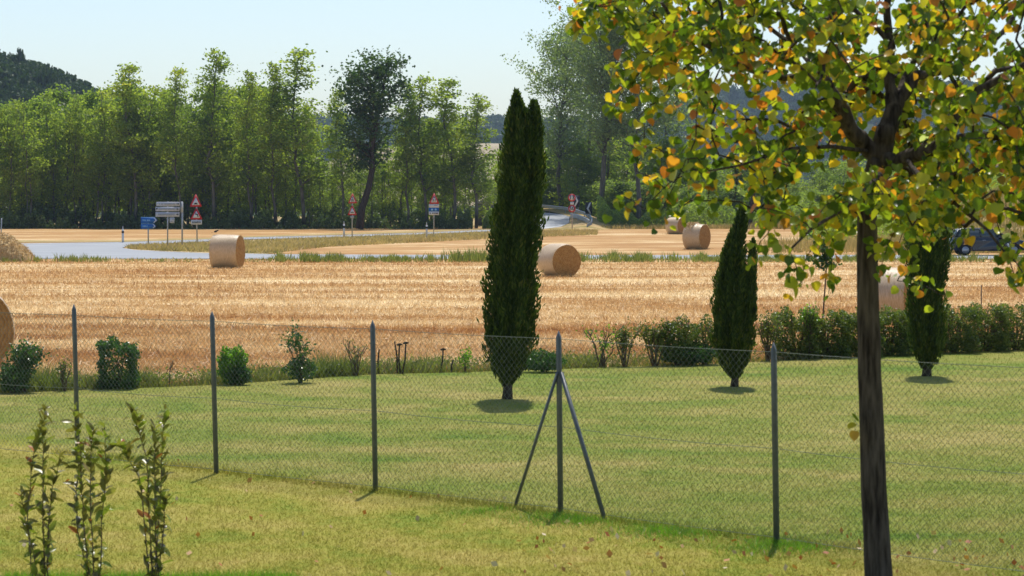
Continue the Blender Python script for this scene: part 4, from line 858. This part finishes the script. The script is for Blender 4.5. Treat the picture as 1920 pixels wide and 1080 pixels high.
# longer unmown line under the fence
tq = rng.uniform(-3, 8.5, 5000); pq = FA[None] + fdir[None] * tq[:, None] + fn[None] * rng.normal(.06, .09, 5000)[:, None]
blades(mb, np.c_[pq, np.zeros(len(pq))], .055, .008, rng, .6, .6)
stuff('lawn_grass', mb, M_blade, 'short mown lawn grass, greener beyond the wire fence', 'grass')
mb = MB(); x, d = scatter(300000, 37, 119, 1, .225); k_ = d > np.interp(x, LEx, LEy) + .3; x, d = x[k_], d[k_]
blades(mb, np.stack([x, d, np.full(len(x), -.03)], 1), .10, .006 + d * .00022, rng, .5, .6)
k_ = rng.random(len(x)) < .22; q = np.stack([x[k_], d[k_], np.full(k_.sum(), .03)], 1); q += rng.normal(0, .03, q.shape); q[:, 2] = abs(q[:, 2]); leafquads(mb, q, .22, rng, 14, up=0)
stuff('stubble', mb, M_straw, 'pale and orange stubble and loose straw covering the harvested field', 'stubble')
mb = MB(); n = 150; x, d = scatter(n, 17.5, 27, 0, .22); k_ = (x * fn[0] + d * fn[1]) < fc + .4; x, d = x[k_], d[k_]; leafquads(mb, np.stack([x, d, np.full(len(x), .03)], 1), .06, rng, 1.4)
x, d = scatter(110, 18.3, 21, 0, .22); x = abs(x); leafquads(mb, np.stack([x, d, np.full(len(x), .03)], 1), .06, rng, 1.4)
stuff('fallen_leaves', mb, M_fallen, 'orange fallen leaves scattered on the near lawn', 'leaves')
# fresh green clump line at the feet of the saplings
mb = MB(); n = 16000; px = rng.uniform(0, 560, n); d = rng.uniform(17.0, 18.5, n); blades(mb, np.stack([(px - 960) / F * d, d, np.zeros(n)], 1), .075, .006, rng, .4, .5)
tq = rng.uniform(4.3, 8.5, 9000); pq = FA[None] + fdir[None] * tq[:, None] - fn[None] * np.abs(rng.normal(0, .35, 9000))[:, None]; kq = np.sin(tq * 5) + rng.normal(0, .6, 9000) > 0; blades(mb, np.c_[pq, np.zeros(9000)][kq], .05, .006, rng, .7, .6)
stuff('green_tufts', mb, M_bushl, 'fresh green grass tufts at the feet of the laurel saplings', 'grass')

# ------------------------------------------------------------------ wire fence
posts = [((146, 862), 570, 138.5), ((405.5, 888), 583, 397.5), ((704, 920), 600, 698.5), ((1051, 962), 620, 1047.5), ((1456, 1018), 642, 1450.5)]
bases = [G(*q[0]) for q in posts]
FZ = np.array([bases[0] + (bases[0] - bases[1])] + bases + [bases[-1] + (bases[-1] - bases[-2]) * 1.02])
tops = [P(q[2], q[1], b[1]) for q, b in zip(posts, bases)]
tops = [FZ[0] + (tops[0] - bases[0])] + tops + [FZ[-1] + (tops[-1] - bases[-1])]
fo = thing('wire_fence', FZ[4], 'chain link fence on dark grey pointed posts crossing the lawn', 'fence')
FRZ = math.atan2(fdir[1], fdir[0])
for b, tp in zip(FZ, tops):
    ax = tp - b; mb = MB(); q = []
    cs, sn = math.cos(FRZ), math.sin(FRZ); sec = [(-.020, -.018), (.020, -.018), (.020, .018), (-.020, .018)]
    for f_, s in ((-.03, 1), (.962, 1), (1.0, .12)):
        c = b + ax * f_; q += [c + np.array([(a * cs - e * sn) * s, (a * sn + e * cs) * s, 0]) for a, e in sec]
    mb.add(q, [[0, 1, 5, 4], [1, 2, 6, 5], [2, 3, 7, 6], [3, 0, 4, 7], [4, 5, 9, 8], [5, 6, 10, 9], [6, 7, 11, 10], [7, 4, 8, 11], [8, 9, 10, 11], [3, 2, 1, 0]]); part('post', mb, M_post, fo, world=True)
s0 = P(1045.5, 698, FZ[4][1]) + np.array([0, -.03, 0]); s1 = P(1052, 698, FZ[4][1]) + np.array([0, -.035, 0])
part('brace', MB().tube([s0, G(965, 951)], .0155, 4), M_post, fo, world=True); part('brace', MB().tube([s1, G(1134, 974)], .021, 4), M_post, fo, world=True)
MH_ = 1.675; WR = .00145
for k in range(len(FZ) - 1):
    a, b = FZ[k], FZ[k + 1]; L = np.linalg.norm((b - a)[:2]); u = (b - a) / L; nv = np.array([-u[1], u[0], 0]); la = (tops[k] - a) / (tops[k] - a)[2]; cell = .066; H_ = MH_ - .04
    mb = MB(); V = []
    def pt(s, z): return a + u * s + la * z + nv * .0
    for dr in (1, -1):
        s = -H_ if dr > 0 else 0.0
        off = -(H_ % cell) if dr > 0 else 0
        s = off - H_ + (H_ % cell) if dr > 0 else 0.0
        ss = np.arange(-math.ceil(H_ / cell) * cell, L, cell) if dr > 0 else np.arange(0, L + math.ceil(H_ / cell) * cell, cell)
        for s in ss:
            z0, z1 = 0.0, H_; e0, e1 = s, s + dr * H_
            if e0 < 0: z0 = -e0 if dr > 0 else z0
            if dr > 0:
                z0 = max(0, -s); z1 = min(H_, L - s)
            else:
                z0 = max(0, s - L); z1 = min(H_, s)
            if z1 - z0 < .02: continue
            V.append((pt(s + dr * z0, .04 + z0) + nv * .0022 * dr, pt(s + dr * z1, .04 + z1) + nv * .0022 * dr))
    for p0, p1 in V:
        # gently slack wire: a square rod in three pieces
        ts = np.linspace(0, 1, 4)[:, None]; pp = p0 + (p1 - p0) * ts; pp[:, 1] += .006 * np.sin(pp[:, 0] * 3 + pp[:, 2] * 4); pp += .0025 * np.sin(pp[:, [2, 0, 1]] * 9)
        mb.tube(pp, WR, 3, False)
    part('wire_mesh', mb, M_wire, fo, world=True, kind='stuff')
for hz, sag_ in ((MH_, .012), (.83, .02), (.05, .01)):
    mb = MB()
    for k in range(len(FZ) - 1):
        a, b = FZ[k], FZ[k + 1]; la = (tops[k] - a) / (tops[k] - a)[2]; ts = np.linspace(0, 1, 9); pp = a + (b - a) * ts[:, None] + la * hz - np.array([0, 0, 1]) * (sag_ * np.sin(ts * math.pi))[:, None] + np.array([0, -.004, 0]); mb.tube(pp, .0024, 4, False)
    part('tension_wire', mb, M_wire, fo, world=True)

# ------------------------------------------------------------------ laurel saplings in the left foreground
def leaf_mesh(name, kind, seed):
    rng = np.random.default_rng(seed); mb = MB()
    if kind == 'heart': half = [(0, .06), (.22, .0), (.43, .08), (.54, .30), (.51, .54), (.34, .78), (.11, .94), (0, 1.04)]
    else: half = [(0, 0), (.10, .10), (.20, .32), (.225, .52), (.16, .78), (.05, .95), (0, 1.0)]
    n = len(half); fold = rng.uniform(.1, .8); curl = rng.uniform(-.75, .6); tw = rng.uniform(-.4, .4)
    V = []
    for x, y in half: V.append((x, y, fold * x + curl * y * y + tw * x * y))
    for x, y in half[1:-1]: V.append((-x, y, fold * x + curl * y * y - tw * x * y))
    # midrib points
    mid = [(0, y, curl * y * y - .02) for x, y in half[1:-1]]
    V += mid; m_ = n - 2; f4 = []; f3 = []
    Rr_ = list(range(1, n - 1)); Lr = list(range(n, n + m_)); Mr = list(range(n + m_, n + 2 * m_))
    for k in range(m_ - 1):
        f4.append([Rr_[k], Rr_[k + 1], Mr[k + 1], Mr[k]]); f4.append([Mr[k], Mr[k + 1], Lr[k + 1], Lr[k]])
    f3 += [[0, Rr_[0], Mr[0]], [0, Mr[0], Lr[0]], [Rr_[-1], n - 1, Mr[-1]], [Mr[-1], n - 1, Lr[-1]]]
    if kind == 'heart':   # short stalk
        V += [(-.012, -.35, .0), (.012, -.35, .0)]; q = len(V); f3.append([q - 2, q - 1, 0])
    mb.add(V, f4, f3); return mb
LAU = [leaf_mesh('leaf', 'laurel', 300 + k) for k in range(5)]; LAUm = [m.mesh('leaf', True) for m in LAU]
HRT = [leaf_mesh('leaf', 'heart', 320 + k) for k in range(6)]; HRTm = [m.mesh('leaf', True) for m in HRT]
for m in LAUm: m.materials.append(M_laurel)
for m in HRTm: m.materials.append(M_tree)
def rotmat(dirv, roll, rng):
    y = unit(np.array(dirv)); r = unit(np.cross(y, np.array([.01, .02, 1.0]))); z0 = np.cross(r, y); x = r * math.cos(roll) + z0 * math.sin(roll); z = np.cross(x, y); return np.stack([x, y, z], 1)
from mathutils import Matrix
def leaf_obj(me, pos, Rm, s, parent):
    o = bpy.data.objects.new('leaf', me); COL.objects.link(o); o.parent = parent
    m = Matrix([[*(Rm[i] * s), pos[i]] for i in range(3)] + [[0, 0, 0, 1]]); o.matrix_basis = m; return o
def sapling(px, stems, label, seed, per):
    rng = np.random.default_rng(seed); d0 = 17.7; o = thing('laurel_sapling', onground(px, d0), label, 'sapling', 'laurel saplings in the near lawn'); org = np.array(o.location); k = 0
    for st in stems:
        dd = d0 + rng.uniform(-.12, .12); b = onground(px + (st[0][0] - px) * .5, dd, -.02); pts = [b] + [P(a, c, dd + rng.uniform(-.04, .04)) for a, c in st]
        P_ = np.array(pts); s_ = np.linspace(0, 1, len(P_)); ss = np.linspace(0, 1, 14); cv = np.stack([np.interp(ss, s_, P_[:, c]) for c in range(3)], 1); cv[1:-1] += rng.normal(0, .004, (12, 3))
        part('stem', MB().tube(cv, np.linspace(.0065, .0022, 14), 6), M_twig, o, True, True)
        L = np.linalg.norm(P_[-1] - P_[0]); m_ = int(per * L)
        for q in range(m_):
            f_ = .08 + .92 * ((q + rng.uniform(0, .8)) / m_) ** .85; p = np.array([np.interp(f_, ss, cv[:, c]) for c in range(3)]); an = q * 2.4 + rng.uniform(-.5, .5)
            upw = rng.uniform(.3, 1.5) if rng.random() < .75 else rng.uniform(-.8, .1); dv = np.array([math.cos(an), math.sin(an), upw]); s = rng.uniform(.055, .112) * (1 if f_ < .95 else .8)
            leaf_obj(LAUm[k % 5], p - org, rotmat(dv, rng.uniform(-.9, .9), rng), s, o); k += 1
sapling(76, [[(60, 1085), (50, 960), (62, 860), (77, 800)], [(85, 1085), (80, 960), (80, 850), (86, 760)], [(92, 1085), (88, 1000), (98, 920), (114, 852)], [(70, 1090), (62, 1030), (45, 960), (38, 915)]], 'leftmost laurel sapling, its tip pale and shining', 81, 50)
sapling(166, [[(165, 1085), (144, 980), (146, 850), (140, 764)], [(178, 1085), (170, 950), (170, 850), (176, 800)], [(188, 1085), (192, 960), (198, 880), (196, 800)], [(168, 1085), (155, 960), (152, 880), (150, 830)]], 'middle laurel sapling in front of the leftmost fence post', 82, 52)
sapling(286, [[(285, 1085), (280, 950), (275, 860), (256, 795), (249, 768)], [(290, 1085), (300, 950), (304, 850), (309, 758)], [(280, 1085), (264, 900), (238, 855), (220, 830)], [(295, 1085), (290, 960), (291, 870), (290, 800)], [(296, 1085), (306, 1010), (308, 960), (312, 930)]], 'rightmost laurel sapling with a rust-red leaf, standing apart', 83, 50)

# ------------------------------------------------------------------ big tree with heart-shaped yellowing leaves
rng = np.random.default_rng(90); TD = 17.4; pxm = TD / F
to = thing('foreground_tree', onground(1650, TD), 'big near tree at the right with a dark trunk and yellowing heart-shaped leaves', 'tree'); TO = np.array(to.location)
def sk(lst): return [(P(x, y, TD + dz), r * pxm) for x, y, dz, r in lst]
nodes = []; par = []; rad0 = []
def addchain(lst, start=None, sub=4):
    pts = sk(lst); prev = start; pr = None
    ids = []
    for k, (p, r) in enumerate(pts):
        if k == 0 and start is not None:
            q0, r0 = nodes[start], r
        elif k == 0:
            nodes.append(p); par.append(-1); rad0.append(r); prev = len(nodes) - 1; ids.append(prev); q0, r0 = p, r; continue
        for s in range(1, sub + 1):
            f_ = s / sub; nodes.append(q0 + (p - q0) * f_ + rng.normal(0, (.02 if start is None else .12) * r, 3)); par.append(prev); rad0.append(r0 + (r - r0) * f_); prev = len(nodes) - 1; ids.append(prev)
        q0, r0 = p, r
    return ids
trunk = [(1650, 1160, 0, 30), (1648, 1090, 0, 27), (1643, 1000, 0, 25), (1637, 880, 0, 24), (1632, 740, 0, 22.5), (1628, 600, 0, 21), (1626, 480, 0, 20), (1626, 400, 0, 18.5), (1634, 340, 0, 18), (1648, 298, 0, 20)]
chains = []
ti = addchain(trunk); chains.append(ti); fk = ti[-1]
def lim(lst, start): ids = addchain(lst, start); chains.append([start] + ids); return ids
L1 = lim([(1622, 268, 0, 14), (1600, 247, -.1, 12.5), (1572, 195, -.25, 11), (1553, 160, -.35, 9), (1534, 138, -.4, 7), (1472, 146, -.6, 5), (1400, 130, -.8, 4.5), (1314, 79, -1.0, 4), (1262, 38, -1.1, 3.2), (1240, 5, -1.2, 2.4)], fk)
L2 = lim([(1657, 262, 0, 17), (1677, 205, .05, 14), (1667, 160, .1, 9), (1670, 85, .2, 7.5), (1662, 20, .3, 6), (1672, -80, .3, 5), (1660, -190, .3, 3.5), (1665, -300, .3, 2)], fk)
L3 = lim([(1700, 170, .1, 10), (1718, 142, .15, 8.5), (1760, 133, .3, 7.5), (1800, 124, .5, 6.5), (1826, 108, .7, 5.5), (1880, 60, .9, 4), (1930, -10, 1.1, 3)], L2[7])
L4 = lim([(1680, 305, -.1, 13), (1719, 290, -.3, 12), (1762, 273, -.5, 10.5), (1800, 262, -.6, 8.5), (1828, 256, -.7, 8), (1882, 256, -.9, 6), (1950, 240, -1.2, 4.5), (2020, 200, -1.4, 3)], fk)
L5 = lim([(1785, 235, -.5, 7), (1826, 175, -.5, 7), (1872, 150, -.5, 6), (1925, 118, -.5, 5), (1990, 40, -.5, 3.5)], L4[11])
L6 = lim([(1690, 160, .3, 5.5), (1716, 110, .5, 5), (1745, 51, .7, 5), (1758, 0, .9, 4.2), (1770, -90, 1.1, 3), (1780, -180, 1.2, 2)], L2[7])
L7 = lim([(1647, 55, .2, 4), (1621, 34, .3, 4), (1583, 0, .4, 3.5), (1540, -60, .6, 2.6), (1500, -130, .8, 2)], L2[15])
L8 = lim([(1560, 275, -.5, 3.2), (1485, 278, -.8, 2.6), (1420, 300, -1.0, 2.2), (1380, 312, -1.2, 1.8), (1330, 320, -1.3, 1.5)], L1[1])
L9 = lim([(1500, 95, .3, 4), (1440, 50, .6, 3.4), (1380, 10, .9, 2.8), (1320, -50, 1.1, 2)], L1[19])
L10 = lim([(1650, 330, -.6, 5), (1620, 360, -1.0, 4), (1570, 400, -1.3, 3), (1520, 430, -1.5, 2.2), (1480, 470, -1.6, 1.6)], ti[-3])
L11 = lim([(1730, 340, -.8, 4), (1790, 380, -1.2, 3), (1850, 430, -1.4, 2.2), (1890, 480, -1.5, 1.6)], L4[5])
# where the foliage hangs, read from the photograph (0..9), columns every 60 px from x = 1080
GX = np.arange(1080, 1921, 60); GY = np.arange(0, 541, 60)
GD = np.array([[7, 9, 9, 9, 9, 9, 8, 6, 8, 9, 9, 9, 8, 5, 5], [1, 8, 9, 9, 9, 9, 9, 6, 7, 9, 9, 9, 9, 8, 7], [.5, 7, 9, 8, 9, 9, 9, 8, 7, 8, 8, 9, 9, 9, 9], [0, 0, .4, 1, 2.5, 6, 9, 9, 5, 5, 5, 8, 9, 9, 9], [0, 0, 5, 8, 4, 6, 7, 8, 4, 3, 6, 8, 8, 9, 9],
               [0, 0, 2, 7, 6, 6, 7, 7, 4, 4, 6, 8, 9, 9, 9], [0, 0, 1, 6, 3, 1, 3.5, 6, 8, 9, 9, 9, 9, 9, 9], [0, 0, 0, 0, 0, 0, 1.5, 4, 4, 3, 6, 5.5, 3.5, 3, 4], [0, 0, 0, 0, 0, 0, 1.4, 1.8, .4, .3, 1.2, 1.4, .15, .5, 2], [0, 0, 0, 0, 0, 0, .3, .8, 0, 0, .5, .6, 0, 2, 2]], float)
def dens(x, y):
    if x > 1920: x = 1920
    if y < 0:
        return 9 * (1 if ((x - 1660) / 560) ** 2 + (y / 420) ** 2 < 1 else 0)
    fx = (x - 1080) / 60; fy = y / 60; ix, iy = int(fx), int(fy)
    if ix < 0 or iy >= 9: return GD[min(iy, 9), min(max(ix, 0), 14)] if 0 <= ix and iy <= 9 else 0
    ix2, iy2 = min(ix + 1, 14), min(iy + 1, 9); a, b = fx - ix, fy - iy
    return (GD[iy, ix] * (1 - a) + GD[iy, ix2] * a) * (1 - b) + (GD[iy2, ix] * (1 - a) + GD[iy2, ix2] * a) * b
targets = []
tries = 0
while len(targets) < 900 and tries < 60000:
    tries += 1; x = rng.uniform(1075, 2230); y = rng.uniform(-420, 560)
    if x > 1960 and rng.random() < .5: continue
    if y < -20 and rng.random() < .62: continue
    if rng.random() * 9.5 > dens(x, y): continue
    cl = math.sin(x * .037 + 1.1 * math.sin(y * .031)) + math.sin(y * .052 + 1.3 * math.sin(x * .023 + 1)) + .8 * math.sin(x * .071 - y * .049 + 2)
    if cl < -.35 and rng.random() < .82: continue
    ex = min(1, abs(x - 1650) / 620); dz = rng.uniform(-1, 1) * 2.3 * math.sqrt(max(.06, 1 - ex ** 2)); dz = abs(dz) + .3 if (1540 < x < 1760 and 110 < y < 325 and rng.random() < .9) else dz; targets.append(P(x, y, TD + dz))
fkp = nodes[fk]; targets.sort(key=lambda p: np.linalg.norm(p - fkp))
NA = len(nodes); arr = np.zeros((NA + 5000, 3)); arr[:NA] = np.array(nodes); cnt = NA
ok = np.zeros(len(arr), bool); ok[:NA] = True; ok[:ti[-4]] = False
tipinfo = []
for tpt in targets:
    dv = arr[:cnt] - tpt; dist = np.linalg.norm(dv, axis=1); pen = np.linalg.norm(arr[:cnt] - fkp, axis=1) > np.linalg.norm(tpt - fkp) + .1
    cost = dist + 5 * pen + 100 * (~ok[:cnt]); j = int(np.argmin(cost)); o_ = arr[j]; L = np.linalg.norm(tpt - o_); m_ = 2 if L < .3 else 3 if L < .7 else 5; prev = j; ids = [j]
    for s in range(1, m_ + 1):
        f_ = s / m_; q = o_ + (tpt - o_) * f_ + np.array([0, 0, .10 * L * math.sin(f_ * math.pi)]) + (rng.normal(0, .03 * L, 3) if s < m_ else 0)
        nodes.append(q); par.append(prev); rad0.append(None); arr[cnt] = q; ok[cnt] = True; prev = cnt; cnt += 1; ids.append(prev)
    chains.append(ids); tipinfo.append((ids[-2], ids[-1]))
cntw = np.zeros(cnt)
for a, b in tipinfo: cntw[b] += 1
for k in range(cnt - 1, 0, -1):
    if par[k] >= 0: cntw[par[k]] += cntw[k]
radv = np.array([(rad0[k] if rad0[k] is not None else 0) or .0016 + .0024 * math.sqrt(max(0, cntw[k] - .6)) for k in range(cnt)])
main = MB(); main.tube(np.array([nodes[k] for k in chains[0]]), radv[chains[0]], 18); 
# burr and scar low on the trunk
part('trunk', main, M_trunk, to, True, True)
for c in chains[1:12]:
    part('limb', MB().tube(np.array([nodes[k] for k in c]), np.r_[rad0[c[1]], radv[c[1:]]] * 1.18, 10), M_trunk, to, True, True)
tw_ = MB()
for c in chains[12:]:
    r = radv[c].copy(); r[0] = min(r[0], r[1] * 1.2); tw_.tube(np.array([nodes[k] for k in c]), r, 5, False)
part('twigs', tw_, M_bark, to, world=True, kind='stuff')
# leaves: hang from the last stretch of every twig
leaves = []
for a, b in tipinfo:
    pa, pb = arr[a], arr[b]; dr = unit(pb - pa)
    for s in range(int(rng.integers(10, 18))):
        p = pb - dr * rng.uniform(-.03, .30) + rng.normal(0, .048, 3); p[2] -= rng.uniform(0, .05)
        an = rng.uniform(0, 6.28); dv = np.array([math.cos(an) * .55, math.sin(an) * .55, -rng.uniform(.35, 1.2)]); leaves.append((p, dv, rng.uniform(-1.3, 1.3), rng.choice([.04, .054, .064, .073, .084]) * rng.uniform(.88, 1.1)))
for p, dv in ((P(1606, 795, TD - .1), (-.5, -.2, -.6)), (P(1604, 808, TD - .1), (-.2, -.2, -1)), (P(1610, 790, TD - .12), (-.6, -.1, .3))): leaves.append((p, np.array(dv), .3, .075))
lx = np.array([q[0] for q in leaves]); pxs = 960 + lx[:, 0] / lx[:, 1] * F; pys = 375 - (lx[:, 2] - HC) / lx[:, 1] * F
vis = (pxs > 0) & (pxs < 1915) & (pys > 5) & (pys < 1080); score = np.where(vis, lx[:, 1], 999) ; order = np.argsort(score); own = set(order[:296].tolist()) | {len(leaves) - 1, len(leaves) - 2, len(leaves) - 3}
fol = MB(); VB = [np.vstack(m.V) for m in HRT]; FB = [m.F for m in HRT]
for k, (p, dv, roll, s) in enumerate(leaves):
    Rm = rotmat(dv, roll, rng)
    if k in own: leaf_obj(HRTm[k % 6], p - TO, Rm, s, to)
    else: fol.add(VB[k % 6] @ (Rm * s).T + p, *FB[k % 6])
part('foliage', fol, M_tree, to, True, True, kind='stuff')

# ------------------------------------------------------------------ air
HAZE = 0.00012
hz = MB().box((0, 1200, 48), (3000, 2500, 106)); t = NT('haze_air'); pv = t.n('ShaderNodeVolumePrincipled')
pv.inputs['Color'].default_value = (.62, .78, 1.0, 1); pv.inputs['Density'].default_value = HAZE; pv.inputs['Anisotropy'].default_value = .3; t.l(pv.outputs[0], t.out.inputs['Volume'])
if HAZE: stuff('haze', hz, t.m, 'pale summer haze in the air over the valley', 'haze')
